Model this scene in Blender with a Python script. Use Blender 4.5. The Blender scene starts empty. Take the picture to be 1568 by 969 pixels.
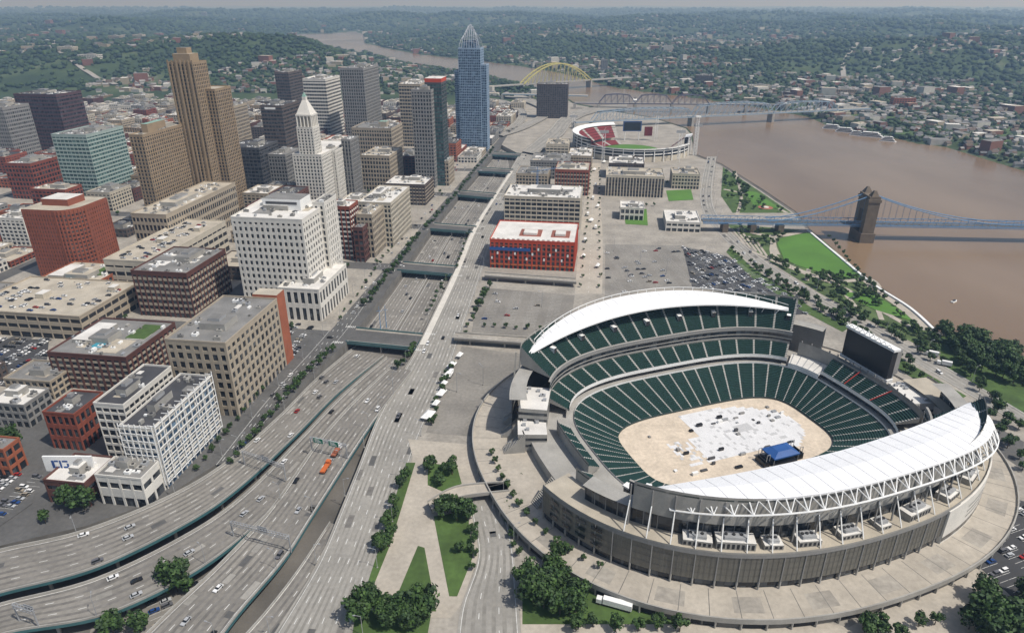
import bpy, math, random
import numpy as np
from mathutils import Vector
random.seed(7); rng=np.random.default_rng(7)
rad=math.radians
# ---------------------------------------------------------------- camera model (24 mm lens, helicopter at 230 m)
H=230.0; F=1568*24/36; CX=784.0; CY=484.5; PT=rad(24.6)
SP,CP=math.sin(PT),math.cos(PT)
def G(x,y,z=0.0):
    """survey point: ground coordinates (metres) of a measured photo point lying at elevation z"""
    u=(x-CX)/F; v=(CY-y)/F
    t=(H-z)/(SP-v*CP)
    return (u*t, t*(CP+v*SP))
def hgt(Y,ty):
    v=(CY-ty)/F
    return H-(SP-v*CP)/(CP+v*SP)*Y
TH=rad(8); A=(math.sin(TH),math.cos(TH)); B=(math.cos(TH),-math.sin(TH))
def ST(x,y): return (x*A[0]+y*A[1], -(x*B[0]+y*B[1]))
def XY(s,t): return (s*A[0]-t*B[0], s*A[1]-t*B[1])
# ---------------------------------------------------------------- materials
MATS={}
def mat(name,col,rough=0.85,var=0.12,scale=0.15,metal=0.0,fine=1.5,fvar=0.08):
    if name in MATS: return MATS[name]
    m=bpy.data.materials.new(name); m.use_nodes=True; nt=m.node_tree; N=nt.nodes; L=nt.links
    b=N['Principled BSDF']; b.inputs['Roughness'].default_value=rough; b.inputs['Metallic'].default_value=metal
    geo=N.new('ShaderNodeNewGeometry')
    def nz(sc,det,lo):
        n=N.new('ShaderNodeTexNoise'); n.inputs['Scale'].default_value=sc; n.inputs['Detail'].default_value=det
        L.new(geo.outputs['Position'],n.inputs['Vector'])
        mr=N.new('ShaderNodeMapRange'); mr.inputs[1].default_value=0.3; mr.inputs[2].default_value=0.7
        mr.inputs[3].default_value=1-lo; mr.inputs[4].default_value=1+lo; L.new(n.outputs['Fac'],mr.inputs[0]); return mr
    mr=nz(scale,4,var); mr2=nz(fine,3,fvar)
    mu=N.new('ShaderNodeMath'); mu.operation='MULTIPLY'; L.new(mr.outputs[0],mu.inputs[0]); L.new(mr2.outputs[0],mu.inputs[1])
    vm=N.new('ShaderNodeVectorMath'); vm.operation='SCALE'; vm.inputs[0].default_value=col; L.new(mu.outputs[0],vm.inputs['Scale'])
    L.new(vm.outputs[0],b.inputs['Base Color'])
    MATS[name]=m; return m
def glassmat(name,c1,c2,cell=3.0,rough=0.18):
    if name in MATS: return MATS[name]
    m=bpy.data.materials.new(name); m.use_nodes=True; nt=m.node_tree; N=nt.nodes; L=nt.links
    b=N['Principled BSDF']; b.inputs['Roughness'].default_value=rough
    geo=N.new('ShaderNodeNewGeometry')
    sn=N.new('ShaderNodeVectorMath'); sn.operation='SNAP'; sn.inputs[1].default_value=(cell,cell,cell)
    L.new(geo.outputs['Position'],sn.inputs[0])
    wn=N.new('ShaderNodeTexWhiteNoise'); L.new(sn.outputs[0],wn.inputs['Vector'])
    pw=N.new('ShaderNodeMath'); pw.operation='POWER'; pw.inputs[1].default_value=2.5; L.new(wn.outputs['Value'],pw.inputs[0])
    mx=N.new('ShaderNodeMixRGB'); mx.inputs[1].default_value=(*c1,1); mx.inputs[2].default_value=(*c2,1)
    L.new(pw.outputs[0],mx.inputs[0]); L.new(mx.outputs[0],b.inputs['Base Color'])
    MATS[name]=m; return m
asphalt=mat('asphalt',(0.10,0.098,0.094),var=0.22,scale=0.05,fvar=.12,fine=.5)
asphalt_dk=mat('asphalt_dark',(0.05,0.05,0.052),var=0.22,scale=0.06)
hwy=mat('highway_concrete',(0.22,0.205,0.18),var=0.2,scale=0.035,fine=0.5,fvar=0.14)
wear=mat('tyre_wear',(0.165,0.155,0.14),var=0.25,scale=0.05,fine=.4,fvar=.15)
wear2=mat('tyre_wear_light',(0.245,0.232,0.205),var=0.2,scale=0.05,fine=.4,fvar=.12)
st2=mat('street_concrete',(0.30,0.285,0.255),var=0.16,scale=0.04,fine=.5,fvar=.1)
pave=mat('pavement',(0.31,0.285,0.245),var=0.2,scale=0.05,fine=.4,fvar=.14)
plaza=mat('plaza_concrete',(0.40,0.36,0.30),var=0.12,scale=0.07,fine=.5,fvar=.1)
conc=mat('concrete',(0.33,0.318,0.29),var=0.15,scale=0.12)
walk=mat('bright_sidewalk',(0.60,0.57,0.51),var=0.1)
conc_dk=mat('concrete_dark',(0.15,0.143,0.13),var=0.22,scale=0.12)  # darker concrete for undersides, risers, skirts and joint lines
lowgr=mat('lower_ground',(0.13,0.12,0.105),var=0.35,scale=0.03)
teal=mat('teal_steel',(0.05,0.13,0.14),rough=0.5)
white=mat('white_paint',(0.80,0.80,0.78),rough=0.6,var=0.05)
mark=mat('road_marking',(0.66,0.66,0.63),var=0.2,scale=0.4)
grass=mat('grass',(0.058,0.105,0.022),var=0.3,scale=0.06,fine=.4,fvar=.15)
lawn=mat('lawn',(0.075,0.18,0.022),var=0.14,scale=0.03)
steel=mat('steel',(0.4,0.41,0.42),rough=0.45,metal=0.3)
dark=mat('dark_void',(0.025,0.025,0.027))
blackm=mat('black_panel',(0.010,0.010,0.012),rough=0.4,var=0.05)
leafs=[mat('foliage_a',(0.032,0.07,0.014),var=0.3,scale=0.2,rough=0.7),mat('foliage_b',(0.05,0.10,0.02),var=0.3,scale=0.2,rough=0.7),mat('foliage_c',(0.02,0.046,0.012),var=0.3,scale=0.2,rough=0.7)]
fars=[mat('woodland_a',(0.022,0.046,0.014),var=0.3,scale=0.02),mat('woodland_b',(0.037,0.067,0.019),var=0.3,scale=0.02),mat('woodland_c',(0.014,0.032,0.012),var=0.3,scale=0.02)]
bark=mat('bark',(0.09,0.065,0.045))
gl_dark=glassmat('window_glass_dark',(0.012,0.015,0.02),(0.10,0.11,0.12))
gl_blue=glassmat('window_glass_blue',(0.025,0.055,0.10),(0.16,0.25,0.35),rough=0.12)
gl_teal=glassmat('window_glass_teal',(0.03,0.08,0.08),(0.14,0.24,0.23))
r_white=mat('roof_white',(0.64,0.62,0.58),var=0.14,scale=0.08)
r_tan=mat('roof_tan',(0.42,0.375,0.30),var=0.18,scale=0.08)
r_grey=mat('roof_grey',(0.2,0.195,0.185),var=0.25,scale=0.08)
r_dark=mat('roof_dark',(0.055,0.055,0.06),var=0.28,scale=0.08)
roofs=[r_white,r_tan,r_grey,r_dark]
# ---------------------------------------------------------------- mesh builder
class MB:
    def __init__(s,ox=0,oy=0,ang=0,oz=0):
        s.v=[];s.f=[];s.m=[];s.mats=[];s.set(ox,oy,ang,oz)
    def set(s,ox,oy,ang=0,oz=0):
        s.o=(ox,oy,oz); s.c=math.cos(ang); s.s=math.sin(ang)
    def T(s,p):
        x,y,z=p
        return (s.o[0]+x*s.c-y*s.s, s.o[1]+x*s.s+y*s.c, s.o[2]+z)
    def mi(s,m):
        if m not in s.mats: s.mats.append(m)
        return s.mats.index(m)
    def poly(s,pts,m):
        n=len(s.v); s.v+= [s.T(p) for p in pts]; s.f.append(tuple(range(n,n+len(pts)))); s.m.append(s.mi(m))
    def box(s,x0,x1,y0,y1,z0,z1,m,top=None):
        n=len(s.v)
        for z in (z0,z1):
            for x,y in ((x0,y0),(x1,y0),(x1,y1),(x0,y1)): s.v.append(s.T((x,y,z)))
        k=s.mi(m); kt=s.mi(top) if top else k
        for q,kk in (((3,2,1,0),k),((4,5,6,7),kt),((0,1,5,4),k),((1,2,6,5),k),((2,3,7,6),k),((3,0,4,7),k)):
            s.f.append(tuple(n+i for i in q)); s.m.append(kk)
    def prism(s,pts,z0,z1,m,top=None,ts=1.0,cap=True):
        cx=sum(p[0] for p in pts)/len(pts); cy=sum(p[1] for p in pts)/len(pts)
        n=len(s.v); N=len(pts)
        for p in pts: s.v.append(s.T((p[0],p[1],z0)))
        for p in pts: s.v.append(s.T((cx+(p[0]-cx)*ts,cy+(p[1]-cy)*ts,z1)))
        k=s.mi(m)
        for i in range(N):
            j=(i+1)%N; s.f.append((n+i,n+j,n+N+j,n+N+i)); s.m.append(k)
        if cap: s.f.append(tuple(range(n+N,n+2*N))); s.m.append(s.mi(top) if top else k)
    def tube(s,p,q,r,m,n=5,r2=None):
        p=Vector(p);q=Vector(q);d=(q-p)
        if d.length<1e-6: return
        d.normalize(); a=d.orthogonal().normalized(); b=d.cross(a); r2=r if r2 is None else r2
        k=len(s.v)
        for (c,rr) in ((p,r),(q,r2)):
            for i in range(n):
                w=c+a*(math.cos(i*2*math.pi/n)*rr)+b*(math.sin(i*2*math.pi/n)*rr); s.v.append(s.T(w))
        mm=s.mi(m)
        for i in range(n):
            j=(i+1)%n; s.f.append((k+i,k+j,k+n+j,k+n+i)); s.m.append(mm)
        s.f.append(tuple(range(k+n-1,k-1,-1))); s.m.append(mm); s.f.append(tuple(range(k+n,k+2*n))); s.m.append(mm)
    def data(s,name):
        me=bpy.data.meshes.new(name); me.from_pydata(s.v,[],s.f)
        for m in s.mats: me.materials.append(m)
        me.polygons.foreach_set('material_index',s.m)
        me.update(); return me
    def obj(s,name):
        o=bpy.data.objects.new(name,s.data(name)); bpy.context.scene.collection.objects.link(o); return o
def inst(name,me,x,y,z,rot=0,sc=1.0):
    o=bpy.data.objects.new(name,me); o.location=(x,y,z); o.rotation_euler=(0,0,rot); o.scale=(sc,sc,sc) if not isinstance(sc,tuple) else sc
    bpy.context.scene.collection.objects.link(o); return o
def inpoly(x,y,poly):
    c=False;n=len(poly);j=n-1
    for i in range(n):
        xi,yi=poly[i];xj,yj=poly[j]
        if (yi>y)!=(yj>y) and x<(xj-xi)*(y-yi)/(yj-yi)+xi: c=not c
        j=i
    return c
def np_inpoly(X,Y,poly):
    c=np.zeros(X.shape,bool);n=len(poly);j=n-1
    for i in range(n):
        xi,yi=poly[i];xj,yj=poly[j]
        if yi!=yj:
            c^=((yi>Y)!=(yj>Y))&(X<(xj-xi)*(Y-yi)/(yj-yi)+xi)
        j=i
    return c
def flat(name,pix,z,m,skirt=None,skm=None):
    pts=[G(a,b,z) for a,b in pix]
    mb=MB(); 
    ar=sum(pts[i][0]*pts[(i+1)%len(pts)][1]-pts[(i+1)%len(pts)][0]*pts[i][1] for i in range(len(pts)))
    if ar<0: pts=pts[::-1]
    if skirt is None: mb.poly([(a,b,z) for a,b in pts],m)
    else: mb.prism(pts,skirt,z,skm or m,top=m)
    mb.obj(name); return pts
# ---------------------------------------------------------------- terrain
near_bank=[(1800,640),(1568,556),(1440,508),(1395,470),(1340,434),(1290,393),(1240,351),(1220,325),(1165,288),(1105,251),(1065,236),(1060,205),(1052,196),(1000,180),(940,170),(880,158),(868,150),(820,135),(745,118),(690,109),(640,101),(600,93),(570,84),(520,77),(470,72),(430,66)]
far_bank=[(455,52),(500,52),(545,47),(556,52),(558,66),(600,76),(640,83),(700,90),(745,95),(800,102),(870,114),(900,124),(940,134),(1000,142),(1060,149),(1100,155),(1180,168),(1240,180),(1265,192),(1330,205),(1400,218),(1450,226),(1568,262),(1800,330)]
river=[G(a,b,-6.5) for a,b in near_bank+far_bank]
tab=rng.random((256,256))
def vn(x,y):
    xi=np.floor(x).astype(int);yi=np.floor(y).astype(int);fx=x-xi;fy=y-yi
    fx=fx*fx*(3-2*fx);fy=fy*fy*(3-2*fy)
    g=lambda a,b:tab[a%256,b%256]
    return (g(xi,yi)*(1-fx)+g(xi+1,yi)*fx)*(1-fy)+(g(xi,yi+1)*(1-fx)+g(xi+1,yi+1)*fx)*fy
def fbm(x,y):
    return vn(x,y)*.55+vn(x*2.1+7,y*2.1)*.28+vn(x*4.3,y*4.3+3)*.17
def rdist(X,Y):
    d=np.full(X.shape,1e9)
    for i in range(len(river)-1):
        ax,ay=river[i];bx,by=river[i+1];dx,dy=bx-ax,by-ay;l=dx*dx+dy*dy+1e-9
        t=np.clip(((X-ax)*dx+(Y-ay)*dy)/l,0,1)
        d=np.minimum(d,np.hypot(X-ax-t*dx,Y-ay-t*dy))
    return d
def sstep(x,a,b):
    t=np.clip((x-a)/(b-a),0,1); return t*t*(3-2*t)
def hilln(X,Y): return fbm(X/1400+3,Y/1400+9)
def terr(X,Y):
    X=np.asarray(X,float);Y=np.asarray(Y,float)
    ins=np_inpoly(X,Y,river); d=np.where(ins,0,rdist(X,Y))
    z=-7.0+7*sstep(d,2,45)
    hill=sstep(d,150,1500)*(sstep(Y,1900,3200))
    z=z+hill*(hilln(X,Y)*190-40)+sstep(d,100,500)*sstep(Y,1500,2500)*fbm(X/300,Y/300)*26
    z=z+85*np.exp(-(((X+950)/750)**2+((Y-2900)/600)**2))*sstep(d,80,500)
    core=np.where(X<430,1-sstep(Y,1500,1850),0)
    return z*(1-core)+(-7.0)*core
rs=np.concatenate([np.linspace(20,700,12),np.geomspace(760,70000,150)])
an=np.linspace(rad(-72),rad(72),260)
RR,AN=np.meshgrid(rs,an,indexing='ij'); TX=RR*np.sin(AN);TY=RR*np.cos(AN)
TZ=terr(TX,TY)
me=bpy.data.meshes.new('ground'); nr,na=TX.shape
vv=np.stack([TX.ravel(),TY.ravel(),TZ.ravel()],1)
idx=np.arange(nr*na).reshape(nr,na)
ff=np.stack([idx[:-1,:-1].ravel(),idx[:-1,1:].ravel(),idx[1:,1:].ravel(),idx[1:,:-1].ravel()],1)[:,::-1]
me.from_pydata(vv.tolist(),[],ff.tolist())
tm=bpy.data.materials.new('terrain'); tm.use_nodes=True; N=tm.node_tree.nodes;L=tm.node_tree.links
bs=N['Principled BSDF'];bs.inputs['Roughness'].default_value=0.95
geo=N.new('ShaderNodeNewGeometry');n1=N.new('ShaderNodeTexNoise');n1.inputs['Scale'].default_value=0.004;n1.inputs['Detail'].default_value=8;n1.inputs['Roughness'].default_value=0.7
L.new(geo.outputs['Position'],n1.inputs['Vector'])
cr=N.new('ShaderNodeValToRGB');e=cr.color_ramp.elements;e[0].position=0.4;e[0].color=(0.018,0.038,0.012,1);e[1].position=0.72;e[1].color=(0.15,0.145,0.11,1)
x_=cr.color_ramp.elements.new(0.52);x_.color=(0.035,0.062,0.018,1);x_=cr.color_ramp.elements.new(0.62);x_.color=(0.065,0.092,0.035,1)
L.new(n1.outputs['Fac'],cr.inputs[0]);L.new(cr.outputs[0],bs.inputs['Base Color'])
me.materials.append(tm);me.materials.append(lowgr)
cenx=(TX[:-1,:-1].ravel());ceny=TY[:-1,:-1].ravel()
me.polygons.foreach_set('material_index',((ceny<1300)&(cenx<400)).astype(int).tolist())
me.update();o=bpy.data.objects.new('ground',me);bpy.context.scene.collection.objects.link(o)
wm=bpy.data.materials.new('river_water');wm.use_nodes=True;N=wm.node_tree.nodes;L=wm.node_tree.links
bs=N['Principled BSDF'];bs.inputs['Roughness'].default_value=0.2;bs.inputs['IOR'].default_value=1.33
geo=N.new('ShaderNodeNewGeometry');n1=N.new('ShaderNodeTexNoise');n1.inputs['Scale'].default_value=0.005;n1.inputs['Detail'].default_value=6
mp=N.new('ShaderNodeMapping');mp.inputs['Scale'].default_value=(1,.45,1);mp.inputs['Rotation'].default_value=(0,0,.5)
L.new(geo.outputs['Position'],mp.inputs[0]);L.new(mp.outputs[0],n1.inputs['Vector'])
cr=N.new('ShaderNodeValToRGB');e=cr.color_ramp.elements;e[0].position=0.35;e[0].color=(0.18,0.118,0.068,1);e[1].position=0.65;e[1].color=(0.25,0.175,0.11,1)
L.new(n1.outputs['Fac'],cr.inputs[0]);L.new(cr.outputs[0],bs.inputs['Base Color'])
n2=N.new('ShaderNodeTexNoise');n2.inputs['Scale'].default_value=0.35;n2.inputs['Detail'].default_value=4;L.new(geo.outputs['Position'],n2.inputs['Vector'])
bp=N.new('ShaderNodeBump');bp.inputs['Strength'].default_value=0.25;bp.inputs['Distance'].default_value=0.6;L.new(n2.outputs['Fac'],bp.inputs['Height']);L.new(bp.outputs[0],bs.inputs['Normal'])
mb=MB();mb.poly([(a,b,-6.5) for a,b in river][::-1],wm);mb.obj('river')
# ---------------------------------------------------------------- plateaus
LW=[(345,702),(430,626),(480,572),(537,518),(612,418),(660,350),(702,298),(733,262),(768,222)]
flat('city_ground',[(-500,1000),(-200,870),(0,835),(130,805),(245,765)]+LW+[(800,170),(800,150),(-700,150),(-1800,400)],0,asphalt,skirt=-7.2,skm=conc_dk)
RW=[(400,1000),(470,890),(500,832),(548,715),(580,635),(622,560),(640,528),(690,425),(722,352),(755,300),(780,262),(795,236),(768,222)]
flat('riverfront_ground',[(300,1130)]+RW+[(800,170),(800,150),(866,152),(880,160),(940,171),(1000,181),(1050,197),(1058,206),(1062,238),(1103,253),(1162,290),(1216,327),(1236,353),(1286,395),(1336,436),(1392,472),(1436,510),(1568,560),(1800,645),(1900,1130)],0,pave,skirt=-7.2,skm=conc)
# ---------------------------------------------------------------- roads
def catmull(P,k=8):
    P=np.array(P,float);out=[]
    for i in range(len(P)-1):
        p0=P[max(i-1,0)];p1=P[i];p2=P[i+1];p3=P[min(i+2,len(P)-1)]
        for j in range(k):
            t=j/k
            out.append(0.5*((2*p1)+(-p0+p2)*t+(2*p0-5*p1+4*p2-p3)*t*t+(-p0+3*p1-3*p2+p3)*t**3))
    out.append(P[-1]);return np.array(out)
ROADS={}
def ribbon(name,L,R,m,lanes=3,thick=0,parapet=False,piers=False,edge=True,rail=teal,lw=0.28):
    L=np.asarray(L);R=np.asarray(R);mb=MB();n=len(L);up=np.array([0,0,1.])
    wr={hwy:wear,st2:wear2}.get(m)
    for i in range(n-1):
        mb.poly([L[i],R[i],R[i+1],L[i+1]],m)
        if wr and lanes>1:
            z=up*.012
            for k in range(lanes):
                for dlt in (-.24,.24):
                    f0=(k+.5+dlt-.1)/lanes;f1=(k+.5+dlt+.1)/lanes
                    mb.poly([L[i]+(R[i]-L[i])*f0+z,L[i]+(R[i]-L[i])*f1+z,L[i+1]+(R[i+1]-L[i+1])*f1+z,L[i+1]+(R[i+1]-L[i+1])*f0+z],wr)
        if thick:
            d=up*thick
            mb.poly([L[i]-d,L[i],L[i+1],L[i+1]-d],rail);mb.poly([R[i],R[i]-d,R[i+1]-d,R[i+1]],rail);mb.poly([R[i]-d,L[i]-d,L[i+1]-d,R[i+1]-d],conc_dk)
        if parapet:
            for (E,I) in ((L,R),(R,L)):
                w0=(I[i]-E[i]);w0=w0/np.linalg.norm(w0)*0.45;w1=(I[i+1]-E[i+1]);w1=w1/np.linalg.norm(w1)*0.45;hh=up*1.0
                mb.poly([E[i],E[i+1],E[i+1]+hh,E[i]+hh],conc);mb.poly([E[i]+w0,E[i+1]+w1,E[i+1]+w1+hh,E[i]+w0+hh],conc);mb.poly([E[i]+hh,E[i+1]+hh,E[i+1]+w1+hh,E[i]+w0+hh],conc)
    C=(L+R)/2;seg=np.linalg.norm(np.diff(C,axis=0),axis=1);cum=np.concatenate([[0],np.cumsum(seg)])
    def at(fr,s):
        i=min(np.searchsorted(cum,s,side='right')-1,n-2);i=max(i,0);t=(s-cum[i])/max(seg[i],1e-6)
        a=L[i]+(R[i]-L[i])*fr;b=L[i+1]+(R[i+1]-L[i+1])*fr
        return a+(b-a)*t, (b-a)/max(np.linalg.norm(b-a),1e-6)
    def dash(fr,s0,s1,w,mm=mark,dz=.03):
        p,d=at(fr,s0);q,e=at(fr,s1);nn=np.array([d[1],-d[0],0])*w/2;ne=np.array([e[1],-e[0],0])*w/2;z=np.array([0,0,dz])
        mb.poly([p-nn+z,p+nn+z,q+ne+z,q-ne+z],mm)
    tot=cum[-1]
    for k in range(1,lanes):
        s=3
        while s<tot-4: dash(k/lanes,s,s+3.2,lw);s+=11
    # repair patches
    rp=random.Random(int(tot*10))
    if wr and lanes>1:
        for k in range(int(tot*lanes/70)):
            s=rp.uniform(2,tot-16);dash((rp.randrange(lanes)+.5)/lanes,s,s+rp.uniform(3,12),3.0,rp.choice([asphalt,wear,wear2,st2]),.02)
    if edge:
        for fr in (0.05,0.95):
            s=0
            while s<tot-6: dash(fr,s,min(s+6,tot),lw*0.8);s+=6
    if piers:
        s=12
        while s<tot-8:
            pl_,d=at(0.12,s);pr,_=at(0.88,s);z=pl_[2]-thick
            if z>-5:
                mb.tube((*pl_[:2],z-0.8),(*pr[:2],z-0.8),0.8,conc,4)
                for fr in (0.2,0.8):
                    pp,_=at(fr,s);mb.tube((*pp[:2],-7.2),(*pp[:2],z-0.8),0.8,conc,8)
            s+=26
    mb.obj(name);ROADS[name]=(at,tot,lanes);return at,tot
def pxr(spec,k=8):
    Ls=[];Rs=[]
    for lx,ly,rx,ry,z in spec:
        Ls.append((*G(lx,ly,z),z));Rs.append((*G(rx,ry,z),z))
    return catmull(Ls,k),catmull(Rs,k)
dk1=pxr([(-90,868,-90,935,2),(0,842,0,908,2),(130,812,150,868,2),(265,757,292,798,2),(350,705,372,742,1),(428,637,452,668,-2),(485,580,520,600,-5),(545,530,588,545,-6.85)])
ribbon('highway_viaduct',*dk1,hwy,lanes=4,thick=1.6,parapet=True,piers=True); ROADS['v1']=ROADS['highway_viaduct']
dk2=pxr([(-90,955,-90,1010,1),(0,925,10,970,1),(150,885,165,940,1),(292,815,310,868,1),(375,757,412,785,0),(457,675,492,700,-3),(525,605,562,622,-5.5),(592,547,637,552,-6.8)])
ribbon('highway_viaduct',*dk2,hwy,lanes=3,thick=1.6,parapet=True,piers=True); ROADS['v2']=ROADS['highway_viaduct']
dk3=pxr([(185,1010,315,1010,0.1),(255,940,365,940,0.1),(340,860,437,855,0.1),(418,775,482,785,0.1),(488,675,543,690,0.1),(545,612,585,628,0.12),(600,560,632,568,0.15)])
ribbon('highway_ramp',*dk3,hwy,lanes=4,thick=1.6,parapet=True,piers=True)
dk4=pxr([(330,1020,400,1020,-1),(400,945,450,945,-1),(455,875,492,880,-1.5),(505,800,528,806,-3)])
ribbon('highway_offramp',*dk4,hwy,lanes=2,thick=1.4,parapet=True,piers=True)
Lc=catmull([(*G(a,b),-6.9) for a,b in LW[3:]])
Rc=catmull([(*G(a,b),-6.9) for a,b in [(640,528),(690,425),(722,352),(755,300),(780,262),(775,224)]])
def mixr(a,b):return Lc+(Rc-Lc)*a,Lc+(Rc-Lc)*b
ribbon('highway_lower',*mixr(0.03,0.47),hwy,lanes=4);ROADS['tr1']=ROADS['highway_lower']
ribbon('highway_lower',*mixr(0.53,0.97),hwy,lanes=4);ROADS['tr2']=ROADS['highway_lower']
mb=MB()
mL,mR=mixr(0.49,0.51)
for i in range(len(mL)-1):
    h=np.array([0,0,1.2]);mb.poly([mL[i],mL[i+1],mL[i+1]+h,mL[i]+h],conc);mb.poly([mR[i],mR[i+1],mR[i+1]+h,mR[i]+h],conc);mb.poly([mL[i]+h,mR[i]+h,mR[i+1]+h,mL[i+1]+h],conc)
mb.obj('median_barrier')
def pl(l,z=.06): return catmull([(*G(a,b),z) for a,b in l])
ribbon('second_street',pl(RW[:12]),pl([(548,1000),(570,890),(583,850),(612,760),(642,670),(690,560),(706,510),(737,420),(757,358),(784,306),(806,265),(822,238)]),st2,lanes=6)
ribbon('third_street',pl([(330,712),(415,605),(500,510),(560,430),(620,350),(680,275),(725,220)]),pl([(356,706),(441,605),(528,510),(585,430),(643,350),(699,278),(741,223)]),asphalt,lanes=4)
ribbon('riverside_road',pl([(1083,240),(1072,300),(1090,345),(1150,402),(1240,462),(1330,512),(1420,566),(1568,655),(1750,770)],.16),pl([(1097,240),(1090,300),(1108,343),(1166,396),(1252,450),(1342,500),(1432,552),(1568,632),(1750,740)],.16),st2,lanes=2)
ribbon('service_road',pl([(760,690),(722,760),(732,850),(706,930),(696,1010)],.12),pl([(775,690),(768,755),(784,830),(792,900),(800,1010)],.12),st2,lanes=3)
ribbon('stadium_street',pl([(880,450),(886,380),(893,320),(898,280),(905,250)]),pl([(922,450),(923,380),(921,320),(918,280),(920,250)]),plaza,lanes=2,edge=False)
ribbon('bright_sidewalk',pl([(642,528),(692,425),(724,352),(757,300),(782,262)],.2),pl([(652,528),(700,425),(730,352),(761,300),(786,262)],.2),walk,lanes=1,edge=False)
ribbon('bright_sidewalk',pl([(690,562),(706,512),(739,420),(759,358)],.2),pl([(697,562),(713,512),(744,420),(763,358)],.2),pave,lanes=1,edge=False)
for a_,b_,w_ in (((742,420),(882,430),9),((696,514),(836,524),10)):
    l=G(*a_,5);r=G(*b_,5);lw_=[(l[0],l[1]+w_/2,5),(r[0],r[1]+w_/2,5)];rw_=[(l[0],l[1]-w_/2,5),(r[0],r[1]-w_/2,5)]
    ribbon('raised_street',catmull(lw_,6),catmull(rw_,6),pave,lanes=2,thick=1.4,parapet=True,piers=True,edge=False,rail=conc_dk)
for nm,pts in (('ramp_road',([(755,205),(800,190),(830,170),(790,152),(745,146)],[(770,208),(815,192),(846,168),(800,146),(745,140)])),('ramp_road',([(800,232),(840,200),(860,180),(900,165),(960,160)],[(822,236),(862,206),(878,186),(910,172),(960,166)])),('ramp_road',([(770,200),(790,185),(792,172),(770,160),(740,155)],[(780,204),(803,186),(804,170),(778,155),(740,150)]))):
    ribbon(nm,*[catmull([(*G(a,b,3),3) for a,b in l]) for l in pts],st2,lanes=2,thick=1.2,parapet=True,rail=conc)
def xbridge(lp,rp,w):
    l=G(*lp);r=G(*rp);mb=MB();h=w/2
    P=[(l[0]-A[0]*h,l[1]-A[1]*h),(r[0]-A[0]*h,r[1]-A[1]*h),(r[0]+A[0]*h,r[1]+A[1]*h),(l[0]+A[0]*h,l[1]+A[1]*h)]
    mb.prism(P,-1.6,0.1,teal,top=asphalt)
    for k in (0,1):
        a,b=(P[0],P[1]) if k==0 else (P[3],P[2]); s=1 if k==0 else -1
        q=[a,b,(b[0]+s*A[0]*3,b[1]+s*A[1]*3),(a[0]+s*A[0]*3,a[1]+s*A[1]*3)];mb.prism(q if s>0 else q[::-1],0.1,0.25,pave)
        q=[a,b,(b[0]+s*A[0]*.4,b[1]+s*A[1]*.4),(a[0]+s*A[0]*.4,a[1]+s*A[1]*.4)];mb.prism(q if s>0 else q[::-1],0.25,1.4,teal)
        for e_,sg_ in ((a,-1),(b,1)):
            for q_ in range(6):
                cx=e_[0]+sg_*B[0]*(2+q_*1.4)-s*A[0]*3;cy=e_[1]+sg_*B[1]*(2+q_*1.4)-s*A[1]*3
                mb.poly([(cx-.3*B[0],cy-.3*B[1],.3),(cx+.3*B[0],cy+.3*B[1],.3),(cx+.3*B[0]+s*3*A[0],cy+.3*B[1]+s*3*A[1],.3),(cx-.3*B[0]+s*3*A[0],cy-.3*B[1]+s*3*A[1],.3)],mark)
    m=((l[0]+r[0])/2,(l[1]+r[1])/2)
    for u in (-h+2,0,h-2): mb.tube((m[0]+A[0]*u,m[1]+A[1]*u,-7),(m[0]+A[0]*u,m[1]+A[1]*u,-1.6),0.7,conc,8)
    mb.obj('road_bridge')
xbridge((538,513),(641,523),24);xbridge((613,408),(697,415),22);xbridge((662,347),(727,352),22);xbridge((703,296),(758,301),24);xbridge((733,260),(784,263),26);xbridge((755,236),(797,238),24)
cross=[180,320,460,611,742,887,1035,1180,1320,1460,1600,1740]
s460=ST(*G(588,520))[0];off=s460-460
t0=ST(*G(575,470))[1]
RECT=[]
# ---------------------------------------------------------------- buildings
def rooftop(mb,w,d,h,seed,rm,big=True,um=None):
    r=random.Random(seed);um=um or conc
    for i in range(int(2+w*d/500)):
        x=-r.uniform(.15,.85)*w;y=r.uniform(.15,.85)*d;a=r.uniform(1.5,w*.14+1);b=r.uniform(1.5,d*.12+1);z=h+.004*(i+1)
        if x-a>-w+1 and x+a<-1 and y-b>1 and y+b<d-1: mb.poly([(x-a,y-b,z),(x+a,y-b,z),(x+a,y+b,z),(x-a,y+b,z)],r.choice([r_grey,r_white,r_tan,r_grey]))
    if big and w>14 and d>14:
        pw=w*r.uniform(.25,.45);pd=d*r.uniform(.2,.4);px=-w*r.uniform(.35,.65);py=d*r.uniform(.35,.65)
        mb.box(px-pw/2,px+pw/2,py-pd/2,py+pd/2,h,h+4.2,um,top=rm)
        mb.box(px-pw/4,px+pw/5,py-pd/4,py+pd/4,h+4.2,h+6,steel,top=r_grey)
    for i in range(int(4+w*d/110)):
        x=-r.uniform(2.5,max(w-3,3));y=r.uniform(2.5,max(d-3,3));a=r.uniform(.6,2.2);b=r.uniform(.6,1.8);z=r.uniform(.8,2.2)
        mb.box(x-a,x+a,y-b,y+b,h+.05,h+z,r.choice([steel,white,r_grey,conc]))
        if a>1: mb.tube((x,y,h+z),(x,y,h+z+.35),min(a,b)*.6,dark,8)
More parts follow.
